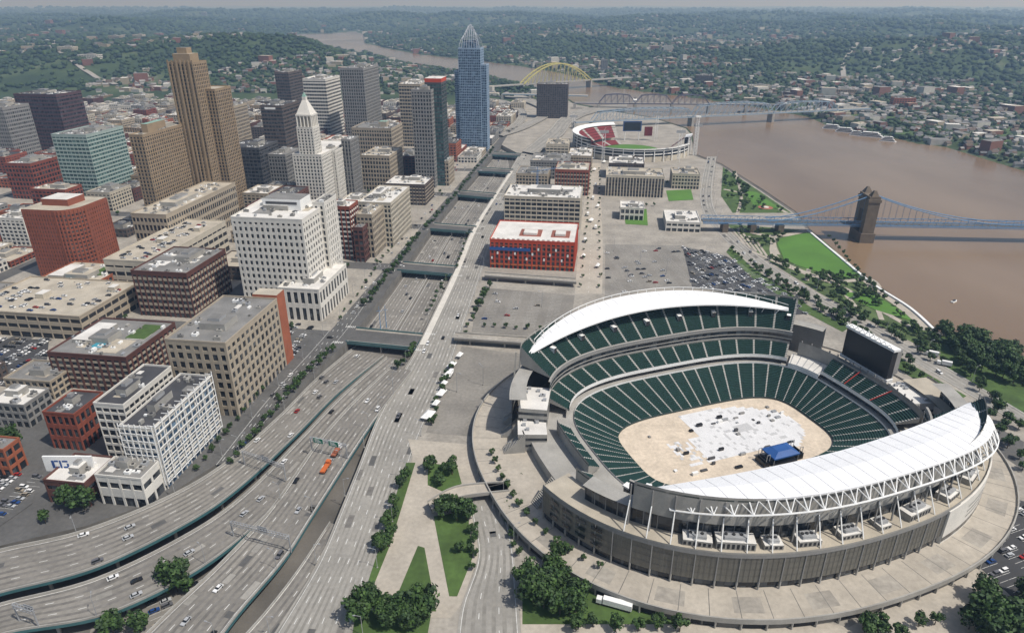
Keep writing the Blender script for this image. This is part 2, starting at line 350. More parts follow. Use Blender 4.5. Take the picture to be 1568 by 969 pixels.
def massing(mb,w,d,z0,h,floors,bay,bt,pw,wall,glass,roof,seed=0,parap=1.1,units=True,stripe=None,x0=0,y0=0):
    """box volume with glazed core, floor bands and piers. origin at front-right corner, extends to -x,+y"""
    fh=(h-z0)/floors; X0,X1=x0-w,x0;Y0,Y1=y0,y0+d
    mb.box(X0+.45,X1-.45,Y0+.45,Y1-.45,z0,h-.3,glass)
    for i in range(1,floors+1):
        zc=z0+i*fh; t=fh*bt
        mb.box(X0+.1,X1-.1,Y0+.1,Y1-.1,zc-t*.65,min(zc+t*.35,h-.2),(stripe or wall))
    if floors>3: mb.box(X0+.02,X1-.02,Y0+.02,Y1-.02,h-fh*bt-.6,h-.05,wall)
    if pw>0:
        for (l,ax) in ((w,0),(d,1)):
            n=max(1,round(l/bay))
            for k in range(n+1):
                c=k*l/n; hw=pw/2 if 0<k<n else pw*.7
                lo=max(0,c-hw);hi=min(l,c+hw)
                if ax==0:
                    mb.box(X0+lo,X0+hi,Y0,Y0+.5,z0,h-.1,wall);mb.box(X0+lo,X0+hi,Y1-.5,Y1,z0,h-.1,wall)
                elif 0<k<n:
                    mb.box(X0,X0+.5,Y0+lo,Y0+hi,z0,h-.1,wall);mb.box(X1-.5,X1,Y0+lo,Y0+hi,z0,h-.1,wall)
                else:
                    e=.5 if k==0 else 0;g=.5 if k==n else 0
                    if hi-lo>e+g:
                        mb.box(X0,X0+.5,Y0+lo+e,Y0+hi-g,z0,h-.1,wall);mb.box(X1-.5,X1,Y0+lo+e,Y0+hi-g,z0,h-.1,wall)
    mb.box(X0-.05,X1+.05,Y0-.05,Y1+.05,h-.1,h,wall,top=roof)
    p=parap
    mb.box(X0-.1,X1+.1,Y0-.1,Y0+.35,h,h+p,wall);mb.box(X0-.1,X1+.1,Y1-.35,Y1+.1,h,h+p,wall)
    mb.box(X0-.1,X0+.35,Y0+.35,Y1-.35,h,h+p,wall);mb.box(X1-.35,X1+.1,Y0+.35,Y1-.35,h,h+p,wall)
    if units:
        o=mb.o; q=mb.T((x0,y0,0)); mb.o=(q[0],q[1],q[2]); rooftop(mb,w,d,h+.02,seed,roof); mb.o=o
def solve(bx,by,ty,flx,brx=None,d=None,z0=0,ang=TH):
    X,Y=G(bx,by,z0);h=hgt(Y,ty)
    a=(math.sin(ang),math.cos(ang));b=(math.cos(ang),-math.sin(ang))
    D=Y*CP+(H-h)*SP
    k=(flx-CX)/F; w=(X-k*D)/(b[0]-k*b[1]*CP)
    if d is None:
        k=(brx-CX)/F; d=(X-k*D)/(k*a[1]*CP-a[0])
    return X,Y,h,w,d
SEED=[0]
def bld(name,bx,by,ty,flx,brx=None,d=None,fl=8,bay=4.5,bt=.35,pw=1.2,wall=None,glass=gl_dark,roof=r_grey,stripe=None,extra=None,parap=1.1,units=True):
    X,Y,h,w,dd=solve(bx,by,ty,flx,brx,d,0)
    w=max(6,w);dd=min(max(6,dd),160)
    SEED[0]+=1
    mb=MB(X,Y,-TH,0)
    massing(mb,w,dd,0,h,fl,bay,bt,pw,wall,glass,roof,SEED[0],parap,units,stripe)
    if extra: extra(mb,w,dd,h)
    mb.obj(name)
    s,t=ST(X,Y);RECT.append((s-4,s+dd+4,t-4,t+w+4))
    return X,Y,h,w,dd
w_white=mat('wall_white',(0.66,0.635,0.58),var=0.06)
w_lime=mat('wall_limestone',(0.50,0.455,0.37),var=0.1)
w_beige=mat('wall_beige',(0.38,0.325,0.25),var=0.08)
w_tan=mat('wall_tan_brick',(0.30,0.225,0.145),var=0.1)
w_red=mat('wall_red_brick',(0.24,0.065,0.038),var=0.15)
w_dred=mat('wall_dark_brick',(0.11,0.045,0.035),var=0.15)
w_org=mat('wall_orange_brick',(0.32,0.10,0.05),var=0.12)
w_rnd=mat('wall_russet_brick',(0.25,0.075,0.04),var=0.12)
w_brn=mat('wall_brown',(0.10,0.078,0.068),var=0.1)
w_grey=mat('wall_grey',(0.25,0.245,0.235),var=0.08)
w_dgrey=mat('wall_dark_grey',(0.075,0.075,0.08),var=0.1)
w_mar=mat('wall_maroon',(0.085,0.045,0.05),var=0.1)
w_teal=mat('wall_pale_teal',(0.34,0.42,0.39),var=0.06)
w_red2=mat('wall_red_sheathing',(0.45,0.055,0.02),var=0.08)
r_green=mat('roof_copper_green',(0.22,0.36,0.30),var=0.1)
blue=mat('blue_fabric',(0.02,0.09,0.30),rough=0.6)
def lattice(mb,w,d,h):
    n=9
    for k in range(n+1):
        y=k*d/n; mb.box(.9,1.3,y-.2,y+.2,3,h+3.5,white)
        mb.box(-3,.9,y-.15,y+.15,h+1.6,h+1.9,white)
    for k in range(9):
        z=4+k*(h-3)/8; mb.box(.95,1.25,0,d,z-.2,z+.2,white)
    for k in range(7):
        x=-w+k*w/6; mb.box(x-.2,x+.2,-1.2,-.8,3,h+2.5,white)
    for k in range(9):
        z=4+k*(h-3)/8; mb.box(-w,0,-1.15,-.85,z-.2,z+.2,white)
bld('office_building',258,748,657,183,322,fl=8,bay=4.5,bt=.28,pw=.6,wall=w_white,glass=gl_blue,roof=r_dark,extra=lattice)
bld('office_building',212,706,622,143,262,fl=7,bay=4.5,bt=.3,pw=.6,wall=w_white,glass=gl_dark,roof=r_dark)
def terra(mb,w,d,h): mb.box(-w*.45,.12,d+.06,d+11,0,h+3,w_org,top=r_tan)
bld('office_building',367,638,527,252,424,fl=8,bay=5.5,bt=.34,pw=2.2,wall=w_beige,glass=gl_dark,roof=r_grey,extra=terra)
def pool(mb,w,d,h):
    mb.box(-w*.6,-w*.45,d*.2,d*.4,h,h+.5,white,top=mat('pool_water',(0.05,0.3,0.4),rough=.1))
    mb.box(-w*.9,-w*.65,d*.3,d*.8,h,h+2.5,conc,top=r_white);mb.box(-w*.35,-w*.1,d*.5,d*.9,h,h+.4,grass)
    mb.box(-w*.45,-w*.2,d*.1,d*.4,h,h+.3,r_tan)
bld('apartment_building',207,602,549,72,268,fl=6,bay=5,bt=.35,pw=1.6,wall=w_dred,stripe=w_beige,roof=r_grey,extra=pool)
bld('brick_office_building',300,488,420,200,345,fl=7,bay=4.5,bt=.4,pw=1.3,wall=w_dred,stripe=w_beige,roof=r_grey)
bld('office_tower',481,480,338,353,505,fl=14,bay=4.6,bt=.42,pw=2.2,wall=w_white,glass=gl_dark,roof=r_white,extra=lambda mb,w,d,h:(mb.box(-w*.75,-w*.2,d*.45,d*.8,h,h+9,white,top=r_grey),mb.box(-w*.7,-w*.25,d*.45-.3,d*.45,h+5,h+7,w_dgrey)))
bld('office_podium',494,492,445,425,530,fl=2,bay=6,bt=.3,pw=2.4,wall=w_white,roof=r_white)
bld('office_tower',513,455,312,478,517,d=26,fl=15,bay=4.6,bt=.3,pw=2.6,wall=w_white,roof=r_grey)
GAR=[bld('parking_garage',243,452,402,158,345,fl=4,bay=9,bt=.5,pw=1.0,wall=w_lime,glass=dark,roof=r_tan,units=False),
bld('parking_garage',132,522,486,-60,212,fl=3,bay=9,bt=.5,pw=1.0,wall=w_beige,glass=dark,roof=r_tan,units=False)]
bld('apartment_building',142,470,441,42,200,fl=3,bay=5,wall=w_org,roof=r_tan,extra=pool)
X,Y,h,w,dd=solve(135,428,325,32,162)
mb=MB(X,Y,-TH);pts=[(-w,0)]+[(-w*.32+w*.32*math.sin(a),dd*.38-dd*.38*math.cos(a)) for a in np.linspace(0,math.pi/2,9)]+[(0,dd),(-w,dd)]
mb.prism([(x*.985-.3,y*.985+.3) for x,y in pts],0,h-1,gl_dark)
for i in range(17):
    z=h*i/17;mb.prism(pts,z,z+h/17*.5,w_rnd)
for i in range(1,len(pts)-1):
    mb.tube((*pts[i],0),(*pts[i],h),.8,w_rnd,4)
for k in range(12): mb.box(-w+k*w*.68/12,-w+k*w*.68/12+1.6,-.2,.4,0,h,w_rnd)
for k in range(10): y=dd*.4+k*dd*.6/10; mb.box(-.4,.2,y,y+1.8,0,h,w_rnd)
mb.prism(pts,h-2,h+1,w_rnd,top=r_tan);mb.box(-w*.8,-w*.25,dd*.3,dd*.75,h+1,h+7,w_rnd,top=r_white);mb.obj('rounded_brick_tower');s,t=ST(X,Y);RECT.append((s,s+dd,t,t+w))
bld('glass_office_tower',158,312,208,78,188,fl=18,bay=5,bt=.4,pw=.4,wall=w_teal,glass=gl_teal,roof=r_grey)
bld('office_tower',108,232,146,20,124,fl=15,bay=5,bt=.45,pw=.5,wall=w_mar,roof=r_dark)
bld('office_tower',28,248,166,-45,44,fl=14,bay=4,bt=.4,pw=1.3,wall=w_grey,roof=r_grey)
bld('brick_office_building',62,306,252,5,98,fl=8,bay=5,wall=w_red,roof=r_grey)
bld('brick_office_building',110,330,292,45,125,fl=6,bay=5,wall=w_red,roof=r_tan)
bld('brick_hotel_tower',252,362,208,197,285,fl=28,bay=3.6,bt=.3,pw=1.5,wall=w_tan,stripe=w_tan,roof=r_tan,extra=lambda mb,w,d,h:(mb.box(-w*.7,-w*.25,d*.2,d*.6,h,h+9,w_tan,top=r_green)))
def deco(mb,w,d,h):
    mb.box(-w*.85,-w*.15,d*.15,d*.75,h,h+9,w_tan,top=r_tan);mb.box(-w*.7,-w*.3,d*.25,d*.6,h+9,h+15,w_tan,top=r_grey)
    for k in range(7): mb.box(-w+k*w/6-.8,-w+k*w/6+.8,-.9,-.1,30,h+3,w_tan)
bld('art_deco_skyscraper',338,335,97,257,316,fl=44,bay=3.6,bt=.25,pw=1.5,wall=w_tan,roof=r_tan,extra=deco,units=False)
bld('art_deco_skyscraper_wing',362,330,138,290,340,d=34,fl=38,bay=3.6,bt=.25,pw=1.5,wall=w_tan,roof=r_tan,units=False)
bld('skyscraper_podium',268,395,330,200,360,fl=5,bay=4,wall=w_beige,roof=r_tan)
bld('glass_office_building',408,305,228,345,425,fl=14,bay=5,bt=.3,pw=.3,wall=w_dgrey,roof=r_dark)
bld('office_tower',365,240,165,335,378,fl=14,bay=4,wall=w_beige,roof=r_grey)
bld('bank_office_tower',443,252,163,398,458,fl=16,bay=5,bt=.45,pw=.4,wall=w_brn,roof=r_dark,extra=lambda mb,w,d,h:mb.box(-w*.8,-w*.3,-.15,.05,h-5,h-2,white))
bld('office_tower',452,195,112,420,462,fl=18,bay=5,bt=.4,pw=.8,wall=w_brn,roof=r_grey)
bld('office_tower',508,215,122,463,520,fl=18,bay=5,bt=.45,pw=.2,wall=w_white,roof=r_white)
bld('office_tower',566,225,106,520,579,fl=24,bay=4,bt=.3,pw=1.5,wall=w_grey,roof=r_grey)
X,Y,h,w,dd=solve(497,322,197,442,525)
mb=MB(X,Y,-TH)
h2=hgt(Y,238)
massing(mb,w*1.12,dd,0,h2,16,4,.35,1.8,w_white,gl_dark,r_white,3,units=False,x0=w*.12)
massing(mb,w*.62,w*.62,h2,h,9,4,.3,2.0,w_white,gl_dark,r_white,3,units=False,x0=-w*.12,y0=2)
cx,cy=-w*.43,2+w*.31;r=w*.27
for k in range(5):
    for q in range(5):
        if k in(0,4) or q in (0,4): mb.tube((cx-r+k*r/2,cy-r+q*r/2,h),(cx-r+k*r/2,cy-r+q*r/2,h+13),.9,w_white,8)
mb.box(cx-r*.8,cx+r*.8,cy-r*.8,cy+r*.8,h,h+13,w_lime)
mb.box(cx-r*1.1,cx+r*1.1,cy-r*1.1,cy+r*1.1,h+13,h+15,w_white)
sq=[(cx-r,cy-r),(cx+r,cy-r),(cx+r,cy+r),(cx-r,cy+r)];mb.prism(sq,h+15,h+30,w_white,ts=.28)
sq=[(cx-2.2,cy-2.2),(cx+2.2,cy-2.2),(cx+2.2,cy+2.2),(cx-2.2,cy+2.2)];mb.prism(sq,h+30,h+34,w_white);mb.prism(sq,h+34,h+39,r_green,ts=.05)
mb.obj('classical_bank_tower');s,t=ST(X,Y);RECT.append((s,s+dd,t-6,t+w))
bld('office_tower',522,312,232,487,532,d=34,fl=14,bay=4,bt=.2,pw=2.2,wall=w_white,roof=r_grey)
bld('office_tower',545,305,215,522,553,d=30,fl=15,bay=4,bt=.15,pw=1.4,wall=w_grey,roof=r_grey)
bld('office_tower',445,300,238,410,460,fl=11,bay=4,wall=w_grey,roof=r_grey)
bld('office_building',603,255,198,538,616,fl=9,bay=4,wall=w_beige,roof=r_grey,extra=lambda mb,w,d,h:(mb.box(-w*.4,-w*.2,d*.3,d*.5,h,h+8,w_beige,top=r_green)))
bld('office_building',600,292,240,552,616,fl=8,bay=4,wall=w_beige,roof=r_tan)
bld('office_building',648,225,130,610,658,fl=18,bay=5,bt=.4,pw=.6,wall=w_beige,roof=r_white)
def crownred(mb,w,d,h): mb.box(-w,0,.0,d,h+1.1,h+6,w_red2,top=r_white)
bld('glass_office_tower',682,285,128,650,690,d=30,fl=28,bay=4,bt=.25,pw=.3,wall=w_dgrey,glass=gl_teal,roof=r_white,extra=crownred)
bld('office_tower',667,288,139,629,676,d=26,fl=26,bay=4,bt=.35,pw=1.3,wall=w_grey,roof=r_grey)
bld('office_building',652,315,284,588,664,fl=6,bay=4,wall=w_brn,stripe=w_beige,roof=r_white)
bld('office_building',603,378,312,548,627,fl=9,bay=4,wall=w_lime,roof=r_white)
bld('office_building',575,395,330,545,592,fl=7,bay=4,wall=w_beige,roof=r_tan)
bld('brick_apartment_building',543,398,318,500,552,d=24,fl=11,bay=5,wall=w_red,stripe=w_white,roof=r_white)
bld('brick_apartment_building',560,402,350,540,572,d=20,fl=6,bay=4,wall=w_dred,roof=r_grey)
bld('office_building',688,285,248,670,695,fl=6,bay=4,wall=w_beige,roof=r_grey)
X,Y,h,w,dd=solve(738,232,75,701,d=34)
mb=MB(X,Y,-TH);g2=gl_blue;tmu=mat('tower_mullion',(0.32,0.42,0.54),rough=.4)
massing(mb,w,dd,0,h,40,3,.18,.35,tmu,g2,r_grey,5,units=False)
hl=hgt(Y,100);massing(mb,9,dd-8,0,hl,36,3,.18,.35,tmu,g2,r_grey,5,units=False,x0=9.05,y0=4)
massing(mb,8,dd-8,0,hl-10,36,3,.18,.35,tmu,g2,r_grey,5,units=False,x0=-w-.05,y0=4)
ht=hgt(Y,38)-h;tm2=mat('tiara_steel',(0.55,0.57,0.6),rough=.4,metal=.3)
mb.prism([(-w*.85,dd*.15),(-w*.15,dd*.15),(-w*.15,dd*.85),(-w*.85,dd*.85)],h,h+ht*.35,g2,ts=.8)
for k in range(9):
    x=-w*.95+k*w*.9/8;u=(k-4)/4
    for y,sg in ((1.5,1),(dd-1.5,-1)):
        prev=(x,y,h)
        for j in range(1,7):
            f=j/6;q=(x+(-w/2-x)*f*f*.55,y+sg*(dd/2-2)*f*f,h+ht*f*(1-.35*u*u));mb.tube(prev,q,.45,tm2,4);prev=q
for f in (.3,.55,.8):
    a=[(-w*.95+k*w*.9/8) for k in range(9)]
    for k in range(8):
        u0=(k-4)/4;u1=(k-3)/4
        for y,sg in ((1.5,1),(dd-1.5,-1)):
            mb.tube((a[k]+(-w/2-a[k])*f*f*.55,y+sg*(dd/2-2)*f*f,h+ht*f*(1-.35*u0*u0)),(a[k+1]+(-w/2-a[k+1])*f*f*.55,y+sg*(dd/2-2)*f*f,h+ht*f*(1-.35*u1*u1)),.3,tm2,4)
mb.obj('glass_skyscraper');s,t=ST(X,Y);RECT.append((s,s+dd,t-9,t+w+9))
bld('apartment_tower',868,182,130,822,872,d=30,fl=18,bay=5,bt=.3,pw=1.2,wall=w_brn,roof=r_grey)
bld('brick_building',130,690,636,65,158,fl=3,bay=4,wall=w_red,roof=r_dark)
bld('small_building',48,655,622,-20,75,fl=3,bay=5,wall=w_grey,roof=r_white)
bld('small_building',85,612,586,5,120,fl=3,bay=5,wall=w_beige,roof=r_grey)
bld('brick_building',20,730,690,-60,30,fl=3,bay=5,wall=w_org,roof=r_grey)
bld('small_building',228,778,735,145,244,fl=2,bay=7,bt=.6,wall=w_white,roof=r_grey)
bld('small_building',140,775,742,66,175,fl=2,bay=7,bt=.6,wall=w_dred,roof=r_white)
X,Y=G(120,748)
mb=MB(X,Y,0);hh=hgt(Y,698)
mb.box(-13,12,-.5,.5,hh-9,hh,white);mb.box(-13.3,12.3,-.3,.7,hh-9.4,hh-9,steel)
for x in (-9,0,8): mb.tube((x,.6,0),(x,.6,hh-9),.4,steel,6)
for (x0,x1,z0,z1) in ((-9,-7.6,-7,-2.4),(-7.4,-5.4,-7,-6),(-7.4,-5.4,-3.3,-2.3),(-5,-4,-7,-2.4),(-3.4,-.6,-3.4,-2.4),(-3.4,-.6,-7,-6),(-1.4,-.4,-6,-4.2),(1,9,-5.1,-4.7),(1,8,-6.5,-6.1)):
    mb.box(x0,x1,-.56,-.5,hh+z0,hh+z1,mat('sign_blue',(0.03,0.08,0.25)))
mb.obj('billboard')
def holes(mb,w,d,h):
    for (a,b) in ((-.68,-.42),(-.3,-.08)):
        mb.box(w*a,w*b,d*.25,d*.6,h-.0,h+.35,w_red2,top=mat('courtyard',(0.25,0.09,0.06)))
        mb.box(w*a+4,w*b-4,d*.3,d*.48,h+.35,h+2.5,r_white)
    mb.box(-w-.4,-w*.52,-.5,-.15,18,21,blue)
    for k in range(16): mb.box(-w+2+k*w/17,-w+4.5+k*w/17,1,1.25,h+.1,h+2,r_white)
    for k in range(12): mb.box(-w+k*w/12+.4,-w+(k+1)*w/12-1,-.6,-.3,3.6,4.6,mat('scaffold_orange',(0.5,0.16,0.05)))
    for k in range(14): mb.box(-w+1+k*w/14.5,-w+2.6+k*w/14.5,-.35,-.1,9+(k%3)*5,11.5+(k%3)*5,white)
bld('apartment_building_under_construction',879,416,373,750,d=62,fl=6,bay=4.5,bt=.4,pw=1.6,wall=w_red2,stripe=w_red,roof=r_white,extra=holes,units=False)
bld('office_building_under_construction',887,352,305,772,d=55,fl=7,bay=6,bt=.35,pw=.8,wall=w_lime,glass=gl_dark,roof=r_white)
bld('office_building',838,300,268,790,d=45,fl=6,bay=4,wall=w_beige,roof=r_grey)
bld('apartment_building',900,300,262,850,d=50,fl=6,bay=4,wall=w_red,stripe=w_beige,roof=r_tan)
bld('office_building',870,275,248,812,d=55,fl=5,bay=4,wall=w_grey,roof=r_grey)
bld('apartment_building',1015,303,272,928,d=50,fl=6,bay=4,wall=w_lime,stripe=w_brn,roof=r_tan)
bld('apartment_building',985,275,252,932,d=50,fl=5,bay=4,wall=w_brn,roof=r_white)
bld('museum_building',1072,356,342,1020,d=48,fl=2,bay=6,bt=.5,wall=w_white,roof=r_white)
bld('museum_building',985,338,320,950,d=30,fl=2,bay=6,wall=w_white,roof=r_white)
bld('office_building',905,262,240,870,d=60,fl=4,bay=4,wall=w_beige,roof=r_white)
bld('office_building',1070,290,268,1030,d=40,fl=4,bay=4,wall=w_lime,roof=r_tan)
bld('parking_garage',870,240,222,836,d=50,fl=4,bay=6,bt=.5,wall=w_lime,glass=dark,roof=r_tan)
mbk=MB()
walls=[w_beige,w_lime,w_red,w_dred,w_grey,w_tan,w_brn,w_org,w_white]
cs=[c+off for c in cross]
nfill=0
for i in range(len(cs)-1):
    s0,s1=cs[i]+9,cs[i+1]-9
    for j in range(11):
        ta=t0+20+j*118;tb=ta+100
        if cs[i]<300 : continue
        if cs[i]<440 and j<1: continue
        P=[XY(s0,tb),XY(s0,ta),XY(s1,ta),XY(s1,tb)]
        mbk.prism(P,0,.15,pave)
        cw=(s1-s0)/3;ct=100/3
        for a in range(3):
            for b in range(3):
                r0,r1,q0,q1=s0+a*cw+1.5,s0+(a+1)*cw-1.5,ta+b*ct+1,ta+(b+1)*ct-1
                if any(not(r1<R[0] or r0>R[1] or q1<R[2] or q0>R[3]) for R in RECT): continue
                if random.random()<.25: continue
                if cs[i]<460 and j>1: hh=random.choice([5,7,9])
                else: hh=random.choice([8,12,16,22,28]) if cs[i]<1300 else random.choice([6,8,12,16])
                X,Y=XY(r0,q0);mb=MB(X,Y,-TH,.15);nf=max(2,int(hh/3.8))
                massing(mb,q1-q0,r1-r0,0,hh,nf,5,.4,1.6,random.choice(walls),gl_dark,random.choice(roofs),nfill)
                mb.obj('city_building');nfill+=1
mbk.obj('sidewalk')
# ---------------------------------------------------------------- parks, lots
pgreen=mat('park_green',(0.075,0.115,0.035),var=.45,scale=.06)
flat('park_plaza',[(625,672),(716,680),(770,738),(768,760),(726,768),(733,850),(706,925),(690,945),(548,945),(600,800),(632,700)],.10,plaza)
for p in ([(622,708),(636,708),(598,832),(560,925),(552,925),(590,810)],[(640,835),(650,838),(668,935),(598,935)],[(664,790),(716,782),(724,852),(700,912),(688,912)],[(655,708),(700,714),(707,740),(678,752),(655,742)],[(545,932),(660,940),(655,969),(540,969)]):
    flat('lawn_bed',p,.25,grass,skirt=.1)
flat('parking_area',[(735,440),(880,452),(872,508),(835,516),(722,508)],.08,hwy)
flat('parking_area',[(706,530),(800,542),(790,580),(738,622),(726,668),(652,662),(694,560)],.08,hwy)
LOT=flat('parking_lot',[(927,374),(1045,376),(1112,392),(1180,432),(1235,478),(1100,444),(1000,440),(926,458)],.08,hwy)
LOT2=flat('parking_lot',[(1045,378),(1112,392),(1180,432),(1238,480),(1218,482),(1150,452),(1060,440)],.12,asphalt_dk)
LOT3=flat('parking_lot',[(1480,850),(1540,760),(1700,800),(1700,960),(1568,930)],.08,asphalt_dk)
LOT4=flat('parking_lot',[(-80,515),(75,520),(70,568),(10,592),(-80,580)],.3,asphalt_dk)
LOT5=flat('parking_lot',[(-60,740),(60,720),(50,770),(0,805),(-60,810)],.3,asphalt)
LOT6=flat('lower_parking_lot',[(140,960),(255,905),(330,880),(250,1000),(120,1020)],-6.9,hwy)
flat('stadium_plaza',[(800,1010),(796,930),(870,850),(1000,900),(1300,960),(1480,850),(1520,900),(1500,1010)],.07,plaza)
flat('grass_bank',[(800,860),(900,900),(1040,940),(1040,955),(800,955)],.14,grass)
flat('riverside_park',[(1112,343),(1238,353),(1290,397),(1340,438),(1392,474),(1432,508),(1440,545),(1345,498),(1254,448),(1168,394)],.1,pgreen)
for p in ([(1118,378),(1150,408),(1238,468),(1300,502),(1290,508),(1225,474),(1150,424),(1112,386)],[(1268,470),(1310,480),(1322,502),(1285,498)],[(1350,532),(1420,572),(1480,606),(1470,612),(1400,580),(1345,545)],[(1440,556),(1500,588),(1568,628),(1568,612),(1500,572)]):
    flat('road_verge',p,.13,grass)
def path(l,w,z=.2,m=plaza):
    c=pl(l,z);d=np.gradient(c,axis=0);d/=np.linalg.norm(d,axis=1)[:,None];nn=np.stack([d[:,1],-d[:,0],0*d[:,0]],1)*w/2
    mb=MB()
    for i in range(len(c)-1): mb.poly([c[i]-nn[i],c[i]+nn[i],c[i+1]+nn[i+1],c[i+1]-nn[i+1]],m)
    mb.obj('park_path')
path([(1238,356),(1290,398),(1338,440),(1390,478),(1420,506)],7);path([(1184,372),(1186,392),(1220,412),(1280,430),(1330,428),(1345,440)],6,.22);path([(1130,350),(1184,362),(1240,352)],8,.24)
path([(1186,362),(1184,375),(1190,390)],6,.26);path([(1150,385),(1230,418),(1290,440),(1340,470),(1392,500)],5,.28);path([(1240,405),(1235,430)],4,.3);path([(1270,420),(1310,470)],4,.32);path([(1330,435),(1350,490)],4,.34);path([(1108,290),(1150,300),(1205,326)],5,.2);path([(1125,262),(1135,300),(1128,330)],4,.22)
for w_ in range(5): path([(1120+w_*9,350+w_*4),(1140+w_*9,375+w_*5)],2.5,.36)
flat('park_lawn',[(1190,372),(1196,365),(1215,360),(1240,356),(1262,370),(1280,386),(1298,401),(1318,424),(1300,426),(1275,421),(1245,414),(1220,406),(1200,396)],.4,lawn,skirt=.1)
flat('park_lawn',[(1280,445),(1340,452),(1375,472),(1400,492),(1340,474)],.4,lawn,skirt=.1)
flat('riverside_park',[(1107,256),(1160,291),(1212,326),(1122,326),(1104,300)],.12,grass)
flat('park_lawn',[(1140,292),(1158,294),(1195,320),(1155,316)],.25,lawn)
X,Y=G(1172,318);mb=MB(X,Y);mb.prism([(9*math.cos(rad(k*20)),9*math.sin(rad(k*20))) for k in range(18)],.1,.4,mat('fountain_paving',(0.32,0.12,0.08)));mb.prism([(4*math.cos(rad(k*20)),4*math.sin(rad(k*20))) for k in range(18)],.4,1,walk);mb.obj('park_fountain')
flat('park_lawn',[(1020,292),(1058,290),(1062,306),(1024,308)],.25,lawn)
flat('park_lawn',[(955,322),(990,320),(992,345),(958,343)],.25,lawn)
flat('riverbank_grass',[(1440,512),(1568,560),(1800,646),(1800,760),(1568,640),(1440,560)],.115,grass)
flat('road_lot',[(1405,588),(1568,676),(1568,720),(1400,605)],.09,asphalt)
mb=MB();pp=catmull([(*G(a,b),0) for a,b in [(1236,353),(1286,395),(1336,436),(1392,472),(1432,508)]],6)
for i in range(len(pp)-1): mb.tube(pp[i]+[0,0,.3],pp[i+1]+[0,0,.3],1.6,white,4)
mb.obj('promenade_wall')
# ---------------------------------------------------------------- stadium
SC=(124.0,331.6);SA=rad(20);ca,sa=math.cos(SA),math.sin(SA)
def SW(a,p,z): return (SC[0]+a*ca-p*sa,SC[1]+a*sa+p*ca,z)
def sp(phi,o):
    n=4-1.7*min(max(o,0),70)/70; ra=60+o*.93; rp=33+o*1.03
    c,s=math.cos(phi),math.sin(phi); r=1/((abs(c)**n+abs(s)**n)**(1/n)); return (ra*c*r,rp*s*r)
def S3(phi,o,z): a,p=sp(phi,o);return SW(a,p,z)
seat=mat('seat_green',(0.005,0.032,0.025),rough=.6,var=.18,scale=.3)
seat2=mat('seat_riser',(0.012,0.038,0.031),rough=.7)
aisle=mat('aisle_concrete',(0.38,0.37,0.345))
fabric=mat('canopy_membrane',(0.84,0.84,0.84),rough=.5,var=.04,scale=.08)
mesh_p=mat('perforated_panel',(0.175,0.168,0.145),rough=.45,var=.08,metal=.25)
NS=56
def phis(d0,d1):
    out=[];st=2*math.pi/NS
    k0=math.ceil(rad(d0)/st-1e-6);k1=math.floor(rad(d1)/st+1e-6)
    for k in range(k0,k1):
        out.append((k*st,'a'));out.append((k*st+st*.1,'s'));out.append((k*st+st*.55,'s'))
    out.append((k1*st,'e'));return out
def tier(mb,d0,d1,o0,o1,z0,z1,rows,under=None,cap=True,vom=False):
    ph=phis(d0,d1)
    for i in range(len(ph)-1):
        a,b=ph[i][0],ph[i+1][0];ai=ph[i][1]=='a'
        for r in range(rows):
            oa=o0+(o1-o0)*r/rows;ob=o0+(o1-o0)*(r+1)/rows;za=z0+(z1-z0)*r/rows;zb=z0+(z1-z0)*(r+1)/rows
            mb.poly([S3(a,oa,za),S3(b,oa,za),S3(b,ob,za),S3(a,ob,za)][::-1],aisle if ai else seat)
            mb.poly([S3(a,ob,za),S3(b,ob,za),S3(b,ob,zb),S3(a,ob,zb)],aisle if ai else seat2)
        if vom and i%6==1:
            c=(a+b)/2;f=.32;oo=o0+(o1-o0)*f;zz=z0+(z1-z0)*f
            u,v=c-.012,c+.012
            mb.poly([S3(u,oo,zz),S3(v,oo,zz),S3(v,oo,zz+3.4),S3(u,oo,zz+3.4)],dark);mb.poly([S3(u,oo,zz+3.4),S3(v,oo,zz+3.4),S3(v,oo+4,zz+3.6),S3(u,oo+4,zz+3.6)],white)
            for e_ in (u,v): mb.poly([S3(e_,oo,zz),S3(e_,oo,zz+3.4),S3(e_,oo+4,zz+3.6),S3(e_,oo+4,zz+2.2)],white)
        if under is not None:
            mb.poly([S3(a,o0,z0-1.2),S3(b,o0,z0-1.2),S3(b,o1,under),S3(a,o1,under)],conc)
            mb.poly([S3(a,o1,under),S3(b,o1,under),S3(b,o1,z1+1.2),S3(a,o1,z1+1.2)],conc)
    if cap:
        for e in (ph[0][0],ph[-1][0]):
            pts=[]
            for r in range(rows):
                oa=o0+(o1-o0)*r/rows;ob=o0+(o1-o0)*(r+1)/rows;za=z0+(z1-z0)*r/rows;pts+=[S3(e,oa,za),S3(e,ob,za)]
            pts+=[S3(e,o1,z1),S3(e,o1,under if under is not None else 0),S3(e,o0,z0-1.2 if under is not None else 0)]
            mb.poly(pts,conc)
def rwall(mb,d0,d1,o,z0,z1,m,o2=None,n=None):
    n=n or max(4,int((d1-d0)/3));o2=o if o2 is None else o2
    for i in range(n):
        a=rad(d0+(d1-d0)*i/n);b=rad(d0+(d1-d0)*(i+1)/n)
        mb.poly([S3(a,o,z0),S3(b,o,z0),S3(b,o2,z1),S3(a,o2,z1)],m)
def rfloor(mb,d0,d1,oa,ob,z,m): rwall(mb,d0,d1,oa,z,z,m,o2=ob)
mb=MB()
